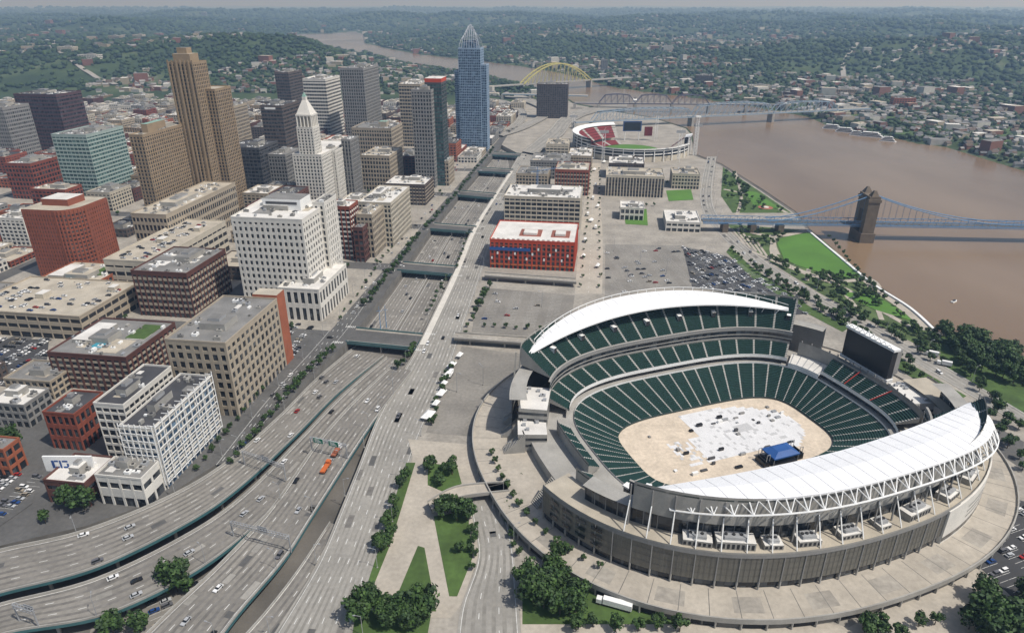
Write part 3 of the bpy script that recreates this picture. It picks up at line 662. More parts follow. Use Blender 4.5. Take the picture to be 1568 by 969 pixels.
rfloor(mb,0,360,58,92,5,plaza);rwall(mb,0,360,91,0,4.2,conc_dk);rwall(mb,0,360,92.2,3.6,6.2,conc);rfloor(mb,0,360,91,92.2,3.6,conc);rwall(mb,0,360,91.6,5,6.2,conc);rfloor(mb,0,360,91.6,92.2,6.2,conc)
for k in range(0,360,4):
    a=rad(k);mb.tube(S3(a,91.8,0),S3(a,91.8,3.6),.45,conc,5)
lowopen=mat('dark_opening',(0.02,0.02,0.022))  # openings under the concourse: their darkness is only panel colour
for k in range(200,330,8): 
    a,b=rad(k),rad(k+4.2);mb.poly([S3(a,91.1,0),S3(b,91.1,0),S3(b,91.1,3.2),S3(a,91.1,3.2)],lowopen)
for k in range(0,360,5):
    a=rad(k);b=rad(k+.13);mb.poly([S3(a,76.5,5.02),S3(b,76.5,5.02),S3(b,91,5.02),S3(a,91,5.02)],conc_dk)
for k in range(10):
    a=rad(200+k*13);b=a+rad(5);mb.poly([S3(a,80,5.01),S3(b,80,5.01),S3(b,88,5.01),S3(a,88,5.01)],pave)
rwall(mb,0,360,1,0,1.6,mat('field_wall',(0.03,0.05,0.05)))
tier(mb,0,360,1,27,1.6,11,20,cap=False)
rfloor(mb,0,360,27,58,11,conc);rwall(mb,0,360,58,5,11,conc);rwall(mb,0,360,27,11,12.1,white)
tier(mb,-35,20,30,43,15.5,21.5,9,under=18)
tier(mb,38,150,30,43,15.5,21.5,9,under=18)
tier(mb,214,325,30,43,15.5,21.5,9,under=18)
# white terrace between end stand and sideline stand
rfloor(mb,20,37,27.5,46,13.5,r_white);rwall(mb,20,37,27.5,11,14.5,white)
for k in range(21,37,3): mb.poly([S3(rad(k),29,13.52),S3(rad(k+.4),29,13.52),S3(rad(k+.4),45,13.52),S3(rad(k),45,13.52)],steel)
redm=mat('red_rail',(0.35,0.03,0.02))
for k in (-14,4): mb.tube(S3(rad(k),30,16.9),S3(rad(k),43,22.7),.3,redm,4)
for d0,d1 in ((-35,20),(38,150),(214,325)):
    rwall(mb,d0,d1,29.9,14.2,16.6,white);rwall(mb,d0,d1,32,11,14.3,gl_dark)
for d0,d1 in ((38,146),(214,326)):
    rwall(mb,d0,d1,43.3,21.5,28.2,gl_dark)
    rwall(mb,d0,d1,42.9,24.4,25.2,conc);rwall(mb,d0,d1,42.7,27.6,30.2,w_grey);rfloor(mb,d0,d1,42.7,44,30.2,conc)
    tier(mb,d0,d1,44,69,29.3,46,20,under=33,vom=True)
rwall(mb,-30,35,46,11,23,conc)
for k in range(-30,36,4): mb.tube(S3(rad(k),46.5,5),S3(rad(k),46.5,24),.5,w_grey,4)
rwall(mb,28,160,68,5,30,w_grey);
for z in (11,17,23,29): rwall(mb,28,160,68.4,z,z+1.6,conc)
for z in (7.5,13.5,19.5,25.5): rwall(mb,28,160,68.2,z,z+2.6,gl_dark)
rfloor(mb,28,160,58,70,30.5,conc)
rwall(mb,196,290,75,5,9,gl_dark);rwall(mb,196,290,76,9,23,mesh_p);rfloor(mb,196,290,75,76,9,conc)
for k in range(0,95,1):
    a=rad(196+k);mb.tube(S3(a,76.15,9),S3(a,76.15,23),.07 if k%4 else .3,conc_dk if k%4 else w_grey,4)
for k in range(0,95,4):
    a=rad(196+k);mb.tube(S3(a,76.0,5),S3(a,76.0,9),.45,conc,5)
for z in (12.5,16,19.5): rwall(mb,196,290,76.2,z,z+.22,conc_dk)
rwall(mb,196,290,76.4,22.4,24.2,w_grey)
for k in (199,203,207,211): 
    a,b=rad(k),rad(k+2.6)
    for z in (11,15,19): mb.poly([S3(a,76.5,z),S3(b,76.5,z),S3(b,76.5,z+2),S3(a,76.5,z+2)],gl_dark)
rwall(mb,286,318,77,5,23.5,w_white);rwall(mb,286,318,77.1,6.2,8.6,gl_dark)
for z in (12,15,18): rwall(mb,294,306,77.15,z,z+.5,w_dgrey)
rwall(mb,312,313,77.2,8,23,w_dgrey);rfloor(mb,286,318,74,77,23.5,w_white)
for (e_) in (286,318): mb.poly([S3(rad(e_),70,5),S3(rad(e_),77,5),S3(rad(e_),77,23.5),S3(rad(e_),70,23.5)],w_white)
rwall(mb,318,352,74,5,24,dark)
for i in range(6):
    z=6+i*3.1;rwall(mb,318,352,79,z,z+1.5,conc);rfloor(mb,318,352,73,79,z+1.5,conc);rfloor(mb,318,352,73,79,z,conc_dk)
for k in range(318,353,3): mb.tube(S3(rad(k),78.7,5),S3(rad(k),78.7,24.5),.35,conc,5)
rfloor(mb,196,352,58,76.2,24,r_tan);rwall(mb,196,352,76.3,24,25.2,conc)
rwall(mb,206,340,66,24,33,gl_dark)
for z in (26.6,29.4,32.2): rwall(mb,206,340,65.8,z,z+.7,w_grey)
for k in range(206,341,3): mb.tube(S3(rad(k),66.1,24),S3(rad(k),66.1,33),.25,w_grey,4)
rfloor(mb,206,340,58,69,33.1,conc)
for k in range(24):
    a=rad(218+k*4.6)
    mb.tube(S3(a,70,24),S3(a,69,45),.4,w_grey,4);mb.tube(S3(a,75,24),S3(a,69,38),.3,white,4)
for k in range(24):
    a=rad(40+k*4.6);mb.tube(S3(a,72,5),S3(a,69,46),.6,conc,4)
for q,(dd_,sz,hz_) in enumerate(((232,6,3),(239,8,4),(246,4,2.5),(253,5,3),(262,5,2.5),(270,3,2),(279,7,3.5),(290,5,3),(300,6,3),(308,3,2.4))):
    a,p=sp(rad(dd_),70.5);w_=SW(a,p,0);mb.set(w_[0],w_[1],SA+(rad(dd_-270)*.8));mb.box(-sz,sz,-3.2,3.2,24.02,24+hz_,conc,top=r_white);mb.box(-sz*.6,sz*.6,-2,2,24+hz_,25.4+hz_,steel)
    for k in range(int(sz)): mb.box(-sz+k*2+.3,-sz+k*2+1.4,-3.28,-3.2,24.6,24+hz_*.75,dark)
    for k in range(3): mb.tube((-sz*.5+k*sz*.4,0,25.4+hz_),(-sz*.5+k*sz*.4,0,25.9+hz_),.7,dark,8)
    mb.set(0,0)
tier(mb,160,196,32,40,14,18,6,under=11)
tier(mb,193,212,46,58,22,30,10,under=20)
for (dg,o0,z1,m_) in ((152,52,24,conc),(160,55,16,conc),(203,52,17,w_grey),(345,56,22,w_white)):
    a,p=sp(rad(dg),o0);w_=SW(a,p,0);mb.set(w_[0],w_[1],SA+rad(dg-180));mb.box(-8,8,-12,12,5,z1,m_,top=r_white)
    for z in np.arange(8,z1-2,4): mb.box(-8.1,8.1,-12.1,12.1,z,z+1.6,gl_dark)
    rr_=random.Random(dg)
    for q in range(6): x,y=rr_.uniform(-6,6),rr_.uniform(-10,10);mb.box(x-1,x+1,y-.8,y+.8,z1,z1+1.4,steel)
    mb.set(0,0)
for dg in (150,157,165,190,197):
    a=rad(dg)
    for q in range(16):
        o_=62+q*.8;z=16-q*.7
        mb.poly([S3(a,o_,z),S3(a+.05,o_,z),S3(a+.05,o_+.8,z),S3(a,o_+.8,z)],conc);mb.poly([S3(a,o_+.8,z),S3(a+.05,o_+.8,z),S3(a+.05,o_+.8,z-.7),S3(a,o_+.8,z-.7)],conc_dk)
    for e_ in (a,a+.05): mb.poly([S3(e_,62,5),S3(e_,74.8,5),S3(e_,74.8,6),S3(e_,62,17)],conc)
mb.obj('stadium')
mb=MB();fld=[sp(rad(k*4),1) for k in range(90)]
sand=mat('field_sand_cover',(0.60,0.51,0.40),var=.12,scale=.1,fvar=.12,fine=.5)
mb.set(SC[0],SC[1],SA);mb.poly([(a,p,.12) for a,p in fld],sand)
til=mat('field_tiles',(0.68,0.68,0.68),var=.06,scale=.15)
til2=mat('field_tiles_grey',(0.5,0.5,0.5),var=.06,scale=.15)
r=random.Random(3)
for i in range(-22,36):
    for j in range(-14,14):
        x0,y0=i*1.6,j*2.3
        if (x0<-14 and y0>6) or (y0<-18 and x0<26): continue
        if x0*x0/3000+y0*y0/1000>.86 or (x0<-22 and r.random()<.6): continue
        if x0>34 and y0>14 and r.random()<.4: continue
        mb.box(x0,x0+1.57,y0,y0+2.27,.125,.2+.02*r.random(),til2 if r.random()<.1 or (10<x0<22 and 2<y0<7) else til)
for i in range(34):
    x,y=r.uniform(-44,50),r.uniform(-26,22);a,b=r.uniform(.5,2.2),r.uniform(.4,1.0);mb.box(x-a,x+a,y-b,y+b,.23,.23+r.uniform(.4,1.9),r.choice([blackm,white,steel,w_grey,w_dgrey]))
mb.obj('playing_field')
mb=MB(*SW(16,-27,0)[:2],SA)
for x in (-8,8):
    for y in (-5,5): mb.tube((x,y,.1),(x,y,6),.2,steel,6)
mb.box(-8.5,8.5,-5.5,5.5,5.2,6,blue);mb.prism([(-8.5,-5.5),(8.5,-5.5),(8.5,5.5),(-8.5,5.5)],6,8,blue,ts=.5);mb.box(-8,8,-5,5,.2,1.6,blackm)
for x0 in (-13,9.5):
    for k in range(4): mb.box(x0+k*.9,x0+k*.9+.6,-4,4,.2,3+(k%2),blackm)
for x in (-12,-10,10,12):
    for y in (-3.5,3.5): mb.tube((x,y,.2),(x,y,8),.18,steel,4)
for y in (-3.5,3.5): mb.tube((-12,y,8),(-10,y,8),.18,steel,4);mb.tube((10,y,8),(12,y,8),.18,steel,4)
mb.obj('stage_tent')
def canopy(sgn,blunt):
    mb=MB();n=56;O=[];I=[]
    for i in range(n+1):
        x=-1+2*i/n;a=-2+(95 if x<0 or not blunt else 101)*x
        f=max(0,1-abs(x)**2.3)**.85;g=1-x*x
        if blunt and x>0: f=max(0,1-x**5)**.5*(.62+.38*(1-x**2));
        O.append((a,sgn*(67+39*f),41+9*g));I.append((a,sgn*(66+(14 if sgn<0 else 21)*g-(3*x if blunt and x>0 else 0)),40+6.5*g))
    def P(q,dz=0):return SW(q[0],q[1],q[2]+dz)
    L=lambda k,u:(I[k][0]+(O[k][0]-I[k][0])*u,I[k][1]+(O[k][1]-I[k][1])*u,I[k][2]+(O[k][2]-I[k][2])*u+1.2*math.sin(math.pi*u))
    for i in range(n):
        for (u0,u1) in ((0,.5),(.5,1)):
            mb.poly([P(L(i,u0)),P(L(i+1,u0)),P(L(i+1,u1)),P(L(i,u1))],fabric);mb.poly([P(L(i,u0),-.9),P(L(i,u1),-.9),P(L(i+1,u1),-.9),P(L(i+1,u0),-.9)],fabric)
        for E in (O,I): mb.poly([P(E[i],-.9),P(E[i+1],-.9),P(E[i+1]),P(E[i])],fabric)
        if i%2==0 and i>1: 
            mb.tube(P(L(i,.03),.0),P(L(i,.5),.0),.08,steel,4);mb.tube(P(L(i,.5),.0),P(L(i,.97),.0),.08,steel,4)
    for i in range(2,n-1,2):
        q=O[i];s_=sgn
        out=(q[0],q[1]+s_*4,q[2]-5);base=(q[0]*.97,q[1]-s_*3,q[2]-15 if abs(q[0])<80 else q[2]-10)
        mb.tube(P(q,-.6),P(out),.35,white,5);mb.tube(P(out),P(base),.4,white,5)
        mid=(q[0],q[1]-s_*7,q[2]-2.5);mb.tube(P(mid),P(base),.3,white,5)
        nx=O[min(i+2,n)];o2=(nx[0],nx[1]+s_*4,nx[2]-5);mb.tube(P(out),P(o2),.4,white,5)
        m2=O[i+1];mb.tube(P(m2,-.8),P(out),.25,white,4)
        mb.tube(P(m2,-.8),P(o2),.25,white,4)
        if sgn>0: mb.tube(P(q),P(q,2.4),.2,white,4);mb.tube(P(q,2.4),P(nx,2.4),.22,white,4)
    mb.obj('stadium_canopy')
canopy(1,False);canopy(-1,True)
mb=MB(*SW(110,10,0)[:2],SA)
mb.box(-2,2,-17,19,22,41,blackm);mb.box(-2.6,2.6,-18,20,41,42.5,white);mb.box(2,7,-16,18,24,40,w_grey);mb.box(-2.4,2.4,-18,20,20,22,white)
for y in (-14,-5,4,14):
    mb.tube((4,y,5),(1,y,22),.8,white,6);mb.tube((8,y,5),(4,y,38),.6,white,6)
for k in range(9): mb.tube((-2.2,-16+k*4.2,42.5),(-2.2,-14+k*4.2,46-abs(k-4)*.5),.25,white,4);mb.tube((-2.2,-14+k*4.2,46-abs(k-4)*.5),(-2.2,-12+k*4.2,42.5),.25,white,4)
mb.obj('scoreboard')
mb=MB(*SW(-86,-50,0)[:2],SA+rad(25));mb.box(-1.5,1.5,-9,9,14,22,blackm);mb.box(-1.8,1.8,-9.5,9.5,22,23,white)
for y in (-7,7): mb.tube((-1,y,5),(-1,y,14),.6,white,6)
mb.obj('scoreboard')
mb=MB(*SW(122,-28,0)[:2],SA);mb.box(-9,9,-14,14,5,20,w_white,top=r_white);mb.box(-9.2,9.2,-14.2,14.2,12,15,gl_dark);mb.box(-5,5,-8,8,20,22,white);mb.obj('stadium_office_block')
ribbon('pedestrian_ramp',*[catmull([(*G(a,b,5),5) for a,b in l]) for l in ([(655,768),(700,745),(775,738)],[(662,782),(705,762),(780,752)])],plaza,lanes=1,thick=1,parapet=True,edge=False,rail=conc)
# ---------------------------------------------------------------- ballpark
red=mat('seat_red',(0.16,0.018,0.02));bx,by=G(962,226)
mb=MB(bx,by-25,0)
def bpt(t,r,z): return (r*math.cos(t)*1.0,r*math.sin(t)*1.0,z)
n=52
for i in range(n):
    t_a=100+i*250/n;t_b=100+(i+1)*250/n;a=rad(t_a);b=rad(t_b);hi=1.0 if t_a<215 or t_a>330 else .62
    for r in range(9): 
        o0=50+r*4.6;z=1+r*1.2 if r<4 else (10+(r-4)*3.6)*hi
        mb.poly([bpt(a,o0,z),bpt(b,o0,z),bpt(b,o0+4.6,z+(1.2 if r<4 else 3*hi)),bpt(a,o0+4.6,z+(1.2 if r<4 else 3*hi))],conc if i%5==0 else red)
    mb.poly([bpt(a,98,0),bpt(b,98,0),bpt(b,98,8),bpt(a,98,8)],w_lime)
    for k in range(4 if hi==1 else 2):
        mb.poly([bpt(a,97,8+k*5),bpt(b,97,8+k*5),bpt(b,97,11+k*5),bpt(a,97,11+k*5)],gl_dark if k%2 else dark)
        mb.poly([bpt(a,98.5,11+k*5),bpt(b,98.5,11+k*5),bpt(b,98.5,12.6+k*5),bpt(a,98.5,12.6+k*5)],white)
        mb.poly([bpt(a,92,11+k*5),bpt(b,92,11+k*5),bpt(b,98.5,11+k*5),bpt(a,98.5,11+k*5)],w_grey)
    zt=29*hi
    mb.poly([bpt(a,92,8),bpt(b,92,8),bpt(b,92,zt),bpt(a,92,zt)],w_dgrey)
    if i%2==0: mb.tube(bpt(a,100,0),bpt(a,99,zt+2),.8,white,5)
    mb.poly([bpt(a,90,zt),bpt(b,90,zt),bpt(b,101,zt+3),bpt(a,101,zt+3)],white);mb.poly([bpt(a,101,zt+1.6),bpt(b,101,zt+1.6),bpt(b,101,zt+3.4),bpt(a,101,zt+3.4)],white)
mb.poly([bpt(rad(k*10),52,.3) for k in range(36)],lawn)
mb.poly([(16*math.cos(rad(k*20))-14,16*math.sin(rad(k*20))-14,.35) for k in range(18)],sand)
mb.box(0,34,96,98,16,34,mat('board_blue',(0.04,0.08,0.2)));mb.box(2,32,95.7,96,18,32,blackm);mb.box(40,54,94,98,8,24,red)
for x in (4,30): mb.tube((x,97,0),(x,97,16),.8,white,5)
for (x,y) in ((-95,60),(60,88),(-60,-100),(60,-100),(102,-40)):
    for dx in (-2,2): mb.tube((x+dx,y,0),(x+dx,y,50),.4,white,4)
    for z in range(6,50,6): mb.tube((x-2,y,z),(x+2,y,z+6),.25,white,4)
    mb.box(x-7,x+7,y-.6,y+.6,46,50,steel)
mb.obj('ballpark')
X,Y=G(1063,238);hh=hgt(Y,180);mb=MB(X,Y)
for dx in (-2,2):
    for dy in (-2,2): mb.tube((dx,dy,0),(dx,dy,hh),.35,white,4)
z=0
while z<hh-4:
    for s in (-2,2): mb.tube((-2,s,z),(2,s,z+4),.2,white,3);mb.tube((s,-2,z+4),(s,2,z),.2,white,3)
    z+=4
mb.box(-4,4,-3,3,hh,hh+2,white);mb.obj('lattice_tower')
# tower cranes near the construction sites
for (cx_,cy_,ty_) in ((822,330,262),):
    X,Y=G(cx_,cy_);hh=hgt(Y,ty_);mb=MB(X,Y,.6);yl=mat('crane_blue',(0.05,0.14,0.3))
    for dx in (-.8,.8):
        for dy in (-.8,.8): mb.tube((dx,dy,0),(dx,dy,hh),.15,yl,4)
    z=0
    while z<hh-3: mb.tube((-.8,-.8,z),(.8,-.8,z+3),.1,yl,3);mb.tube((-.8,.8,z+3),(.8,.8,z),.1,yl,3);z+=3
    mb.tube((-10,0,hh),(34,0,hh),.3,yl,4);mb.tube((0,0,hh+5),(30,0,hh),.12,yl,3);mb.tube((0,0,hh+5),(-9,0,hh),.12,yl,3);mb.tube((0,0,hh),(0,0,hh+5),.3,yl,4);mb.box(-10,-7,-1,1,hh-2,hh,conc);mb.obj('tower_crane')
# ---------------------------------------------------------------- river bridges
stone=mat('bridge_stone',(0.14,0.11,0.08),var=.2,scale=.2);bblue=mat('bridge_blue',(0.13,0.25,0.42),rough=.5)
tx,ty=G(1318,366,-6.5);dz=12;an_=math.atan2(G(1568,342,dz)[1]-G(1110,334,dz)[1],G(1568,342,dz)[0]-G(1110,334,dz)[0])
mb=MB(tx,ty,an_)
for y in (-9,9): mb.box(-6,6,y-4.5,y+4.5,-7,38,stone)
mb.box(-7.5,7.5,-15,15,-7,4,stone);mb.box(-6,6,-4.4,4.4,28,38,stone)
mb.box(-6.8,6.8,-14.3,14.3,38,41,stone);mb.box(-5.8,5.8,-13,13,41,44,stone)
for y in (-9,9): mb.prism([(-4,y-4),(4,y-4),(4,y+4),(-4,y+4)],44,50,stone,ts=.3)
mb.box(-175,420,-6,6,10.5,11.3,asphalt)
for y in (-6.3,6.3):
    for x in range(-175,420,8):
        mb.tube((x,y,11),(x,y,15.5),.3,bblue,4);mb.tube((x,y,11),(x+8,y,15.5),.22,bblue,4)
    mb.tube((-175,y,15.5),(420,y,15.5),.4,bblue,4);mb.tube((-175,y,11),(420,y,11),.7,bblue,4);mb.tube((-175,y,9.5),(420,y,9.5),.4,bblue,4)
    prev=None
    for x in range(-105,323,7):
        z=14+31*(((x+105)/105)**1.6 if x<0 else ((161-x)/161)**2)
        q=(x,y,z)
        if prev: mb.tube(prev,q,.55,bblue,5)
        if z>17: mb.tube((x,y,15.5),q,.12,bblue,3)
        prev=q
for x in (-150,-120,-90): mb.box(x-3,x+3,-7,7,-7,9.4,stone)
for y in (-9,9): mb.box(322-6,322+6,y-4.5,y+4.5,-7,38,stone)
mb.box(316,328,-14,14,38,41,stone)
mb.obj('suspension_bridge')
def truss(name,p0,p1,z,spans,hts,m,w=14,piers=True,arch=False,th=2.5):
    a=G(*p0,z);b=G(*p1,z);L_=math.hypot(b[0]-a[0],b[1]-a[1]);mb=MB(a[0],a[1],math.atan2(b[1]-a[1],b[0]-a[0]))
    mb.box(0,L_,-w/2,w/2,z-th,z,m if not arch else conc,top=st2)
    x=0;tot=sum(spans)
    for sp_,ht in zip(spans,hts):
        l=sp_/tot*L_
        if piers: mb.box(x-3,x+3,-w/2-1,w/2+1,-7,z-th,conc)
        if ht>0:
            k=max(6,int(l/14));
            for y in (-w/2,w/2):
                pr=None
                for i in range(k+1):
                    xx=x+l*i/k;f=i/k
                    zz=z+(ht*(1-(2*f-1)**2) if arch else (ht*(.75+.25*math.sin(math.pi*f)) if 0<i<k else 0))
                    if pr: mb.tube(pr,(xx,y,zz),1.0 if not arch else 2.2,m,4);
                    if pr: mb.tube((pr[0],y,z),(xx,y,zz),.4,m,4)
                    mb.tube((xx,y,z),(xx,y,zz),.5,m,4);pr=(xx,y,zz)
                    if i<k and zz>z+6: mb.tube((xx,-w/2,zz),(xx,w/2,zz),.5,m,4)
        x+=l
    mb.obj(name)
yel=mat('arch_yellow',(0.50,0.46,0.16));gst=mat('truss_grey_blue',(0.26,0.34,0.42))
truss('arch_bridge',(735,133),(965,118),16,[60,105,70],[0,52,0],yel,arch=True,w=22)
truss('truss_bridge',(880,186),(1330,165),14,[25,150,130,110,60],[0,20,24,20,0],gst,w=16)
truss('railroad_bridge',(880,157),(1200,160),14,[40,60,60,60,60,60],[0,20,20,20,0,0],mat('truss_violet',(0.12,0.12,0.17)),w=12)
truss('highway_bridge',(770,143),(900,146),14,[1,1,1],[0,0,0],gst,w=22)
def boat(x,y,l,rot):
    X,Y=G(x,y,-6.5);mb=MB(X,Y,rot,-6.5)
    hull=[(-l,-l*.2),(l*.8,-l*.2),(l,0),(l*.8,l*.2),(-l,l*.2)];mb.prism(hull,0,1.6,white)
    for k in range(3): mb.box(-l*.85+k*2,l*(.7-.15*k),-l*.17,l*.17,1.6+k*2.6,3.2+k*2.6,gl_dark);mb.box(-l*.9+k*2,l*(.75-.15*k),-l*.19,l*.19,3.2+k*2.6,4.2+k*2.6,white)
    for y_ in (-1.5,1.5): mb.tube((0,y_,9),(0,y_,15),.6,blackm,6)
    mb.obj('riverboat')
boat(972,158,26,rad(80));boat(1275,198,20,rad(-30));boat(1295,203,20,rad(-30));boat(1335,210,24,rad(-30));boat(1312,208,14,rad(-25));boat(1360,217,14,rad(-25))
X,Y=G(1461,462,-6.5);mb=MB(X,Y,.6,-6.5);mb.prism([(-4,-1.2),(2,-1.2),(4,0),(2,1.2),(-4,1.2)],0,1,white);mb.box(-2,1,-.8,.8,1,1.8,gl_dark);mb.obj('motorboat')
X,Y=G(1148,172,-6.5);mb=MB(X,Y,.2,-6.5);mb.prism([(-30,-5),(30,-5),(34,0),(30,5),(-30,5)],0,1.8,r_grey);mb.box(-28,20,-4,4,1.8,3,w_brn);mb.obj('barge')
# ---------------------------------------------------------------- trees
def tree_mesh(seed,hh=9,cr_=3.6,nc=11,nl=44,ls=.62):
    r=random.Random(seed);mb=MB()
    mb.tube((0,0,0),(0,0,hh*.45),.28,bark,6,r2=.18)
    cl=[]
    for i in range(nc):
        th=r.uniform(0,6.28);ph=r.uniform(-.6,1);rr=r.uniform(.25,.75)*cr_
        c=(math.cos(th)*rr,math.sin(th)*rr,hh*.62+ph*hh*.24);cl.append((c,r.uniform(.32,.5)*cr_))
        if i<5: mb.tube((0,0,hh*(.3+.03*i)),c,.13,bark,4,r2=.04)
    for c,cr1 in cl:
        base=r.choice([0,0,1,1,2])
        for k in range(nl):
            d=np.array([r.gauss(0,1),r.gauss(0,1),r.gauss(.15,1)]);d/=np.linalg.norm(d)+1e-6
            p=np.array(c)+d*cr1*r.uniform(.55,1.05)
            nrm=d+np.array([r.uniform(-.7,.7) for _ in range(3)]);nrm/=np.linalg.norm(nrm)
            u=np.cross(nrm,[.3,.2,.9]);u/=np.linalg.norm(u)+1e-6;w=np.cross(nrm,u);s=ls*r.uniform(.6,1.3)
            mb.poly([p-u*s,p-w*s*.7,p+u*s,p+w*s*.8],leafs[base if r.random()<.75 else r.choice([0,1,2])])
    return mb.data('tree_mesh_%d'%seed)
TREES=[tree_mesh(i) for i in range(5)];BIG=[tree_mesh(20+i,13,5.6,18,60,.75) for i in range(3)]
def tree(x,y,sc=1.0,big=False,name='street_tree',z=0,world=False):
    X,Y=(x,y) if world else G(x,y,z)
    s=sc*random.uniform(.8,1.2);inst(name,random.choice(BIG if big else TREES),X,Y,z,random.uniform(0,6.28),(s*random.uniform(.9,1.1),s,s*random.uniform(.85,1.1)))
def row(p,q,n,sc=.8,jit=1.2,name='street_tree'):
    a=G(*p);b=G(*q)
    for i in range(n):
        t=i/max(n-1,1);tree(a[0]+(b[0]-a[0])*t+random.uniform(-jit,jit),a[1]+(b[1]-a[1])*t+random.uniform(-jit,jit),sc,name=name,world=True)
def scatter(poly,n,sc=1,big=False,name='tree',z=0):
    P=[G(a,b,z) for a,b in poly];xs=[p[0] for p in P];ys=[p[1] for p in P];k=0;t=0
    while k<n and t<n*40:
        t+=1;x=random.uniform(min(xs),max(xs));y=random.uniform(min(ys),max(ys))
        if inpoly(x,y,P): tree(x,y,sc,big,name,z,True);k+=1
row((352,712),(500,540),20,.6);row((560,470),(640,365),22,.75,2);row((655,352),(697,300),12,.75,2);row((704,295),(728,262),10,.7,2);row((733,258),(755,230),8,.7)
row((428,612),(510,540),8,.6);row((610,565),(636,535),5,.75);row((655,480),(685,425),9,.5);row((700,410),(718,355),8,.45);row((660,650),(690,560),12,.6,2);row((735,470),(748,442),6,.8,2)
row((742,500),(860,508),8,.5);row((705,525),(735,470),6,.6);row((300,720),(410,590),12,.45,1);row((520,490),(610,365),14,.4,1)
scatter([(622,712),(634,712),(598,835),(575,880),(572,860)],16,.75);scatter([(655,708),(700,716),(705,740),(660,750)],9,.9);scatter([(668,780),(718,775),(722,800),(680,795)],9,1.1);scatter([(700,850),(730,800),(735,850),(715,900)],9,.6)
scatter([(545,935),(660,942),(655,965),(545,965)],14,1.0,True);scatter([(805,885),(850,875),(905,910),(925,935),(815,945)],15,1.0,True);scatter([(1490,915),(1568,905),(1640,960),(1600,1010),(1470,990)],22,1.1,True);scatter([(1320,962),(1440,955),(1450,985),(1310,985)],9,.9)
scatter([(840,835),(862,850),(850,868),(832,862)],3,1.0);row((1040,965),(880,962),6,.9)
tree(272,905,1.2,True,'tree',-7);tree(215,968,.8,True,'tree',-7);tree(175,972,.8,True,'tree',-7);tree(112,775,1.1,True,'tree');tree(130,780,1.0,True,'tree');tree(70,800,.9,False,'tree');tree(18,690,1.0,True,'tree');tree(290,905,1.0,False,'tree',-7)
scatter([(1442,510),(1568,556),(1720,615),(1720,660),(1568,600),(1450,545)],90,1.0,True)
row((1180,395),(1440,560),38,.75,5);row((1160,412),(1400,560),34,.7,4);scatter([(1125,347),(1200,360),(1180,385),(1150,380)],30,.6);scatter([(1230,412),(1330,430),(1400,495),(1290,458)],75,.6);scatter([(1108,258),(1150,288),(1140,320),(1108,305)],50,.7);scatter([(1155,300),(1210,326),(1130,326)],18,.6)
scatter([(1400,500),(1436,512),(1440,548),(1350,500)],30,.7)
row((1270,365),(1320,425),10,.55);row((1460,555),(1560,660),12,1.0,4);row((1520,640),(1568,720),7,.9,3);scatter([(1265,470),(1300,470),(1330,500),(1280,500)],10,.8);row((950,318),(1000,316),6,.5);row((1022,283),(1066,284),7,.5);row((890,440),(905,260),20,.4,1);row((918,440),(918,260),20,.4,1)
row((1200,440),(1330,520),18,.65,3);row((1340,530),(1430,600),12,.75,3);row((1120,384),(1230,470),16,.6,2)
for k in range(14):
    a=rad(168+k*3.6);q=S3(a,82,5);tree(q[0],q[1],.5,False,'plaza_tree',5,True)
scatter([(730,655),(755,655),(758,700),(735,700)],3,.5);row((790,700),(800,800),6,.5);row((772,780),(792,850),7,.5)
for _ in range(150):
    i=random.randrange(2,9);s=cs[i]+random.choice([-6,6])+random.uniform(-1,1);t=t0+random.uniform(20,900);x,y=XY(s,t);tree(x,y,.6,False,'street_tree',.1,True)
def blobs(name,X,Y,Z,R,seed=1):
    ph=(1+5**.5)/2
    iv=np.array([(-1,ph,0),(1,ph,0),(-1,-ph,0),(1,-ph,0),(0,-1,ph),(0,1,ph),(0,-1,-ph),(0,1,-ph),(ph,0,-1),(ph,0,1),(-ph,0,-1),(-ph,0,1)],float);iv/=np.linalg.norm(iv[0])
    it=np.array([(0,11,5),(0,5,1),(0,1,7),(0,7,10),(0,10,11),(1,5,9),(5,11,4),(11,10,2),(10,7,6),(7,1,8),(3,9,4),(3,4,2),(3,2,6),(3,6,8),(3,8,9),(4,9,5),(2,4,11),(6,2,10),(8,6,7),(9,8,1)])
    n=len(X);g=np.random.default_rng(seed)
    V=iv[None]*(R[:,None,None])*g.uniform(.65,1.25,(n,12,1))*np.array([1,1,.75])
    V=V+np.stack([X,Y,Z+R*.55],1)[:,None,:]
    Fc=(it[None]+(np.arange(n)*12)[:,None,None]).reshape(-1,3)
    me=bpy.data.meshes.new(name);me.vertices.add(n*12);me.vertices.foreach_set('co',V.ravel())
    me.loops.add(n*60);me.loops.foreach_set('vertex_index',Fc.ravel().astype(np.int32));me.polygons.add(n*20)
    me.polygons.foreach_set('loop_start',np.arange(0,n*60,3,dtype=np.int32));me.polygons.foreach_set('loop_total',np.full(n*20,3,np.int32))
    for m in fars: me.materials.append(m)
    me.polygons.foreach_set('material_index',np.repeat(g.choice([0,1,2],n,p=[.45,.25,.3]),20).astype(np.int32));me.update(calc_edges=True)
    o=bpy.data.objects.new(name,me);bpy.context.scene.collection.objects.link(o)
def sample(n,r0,r1,seed):
    g=np.random.default_rng(seed);r=np.exp(g.uniform(math.log(r0),math.log(r1),n));a=g.uniform(rad(-50),rad(50),n)
    X=r*np.sin(a);Y=r*np.cos(a)
    ok=~np_inpoly(X,Y,river)&(rdist(X,Y)>8)&~((Y<1930)&(X<430))
    return X[ok],Y[ok],r[ok],g
def woods(X,Y): return np.exp(-(((X+950)/800)**2+((Y-2900)/700)**2))*.5+(hilln(X,Y)-.5)*1.1
X,Y,r_,g=sample(74000,950,20000,5)
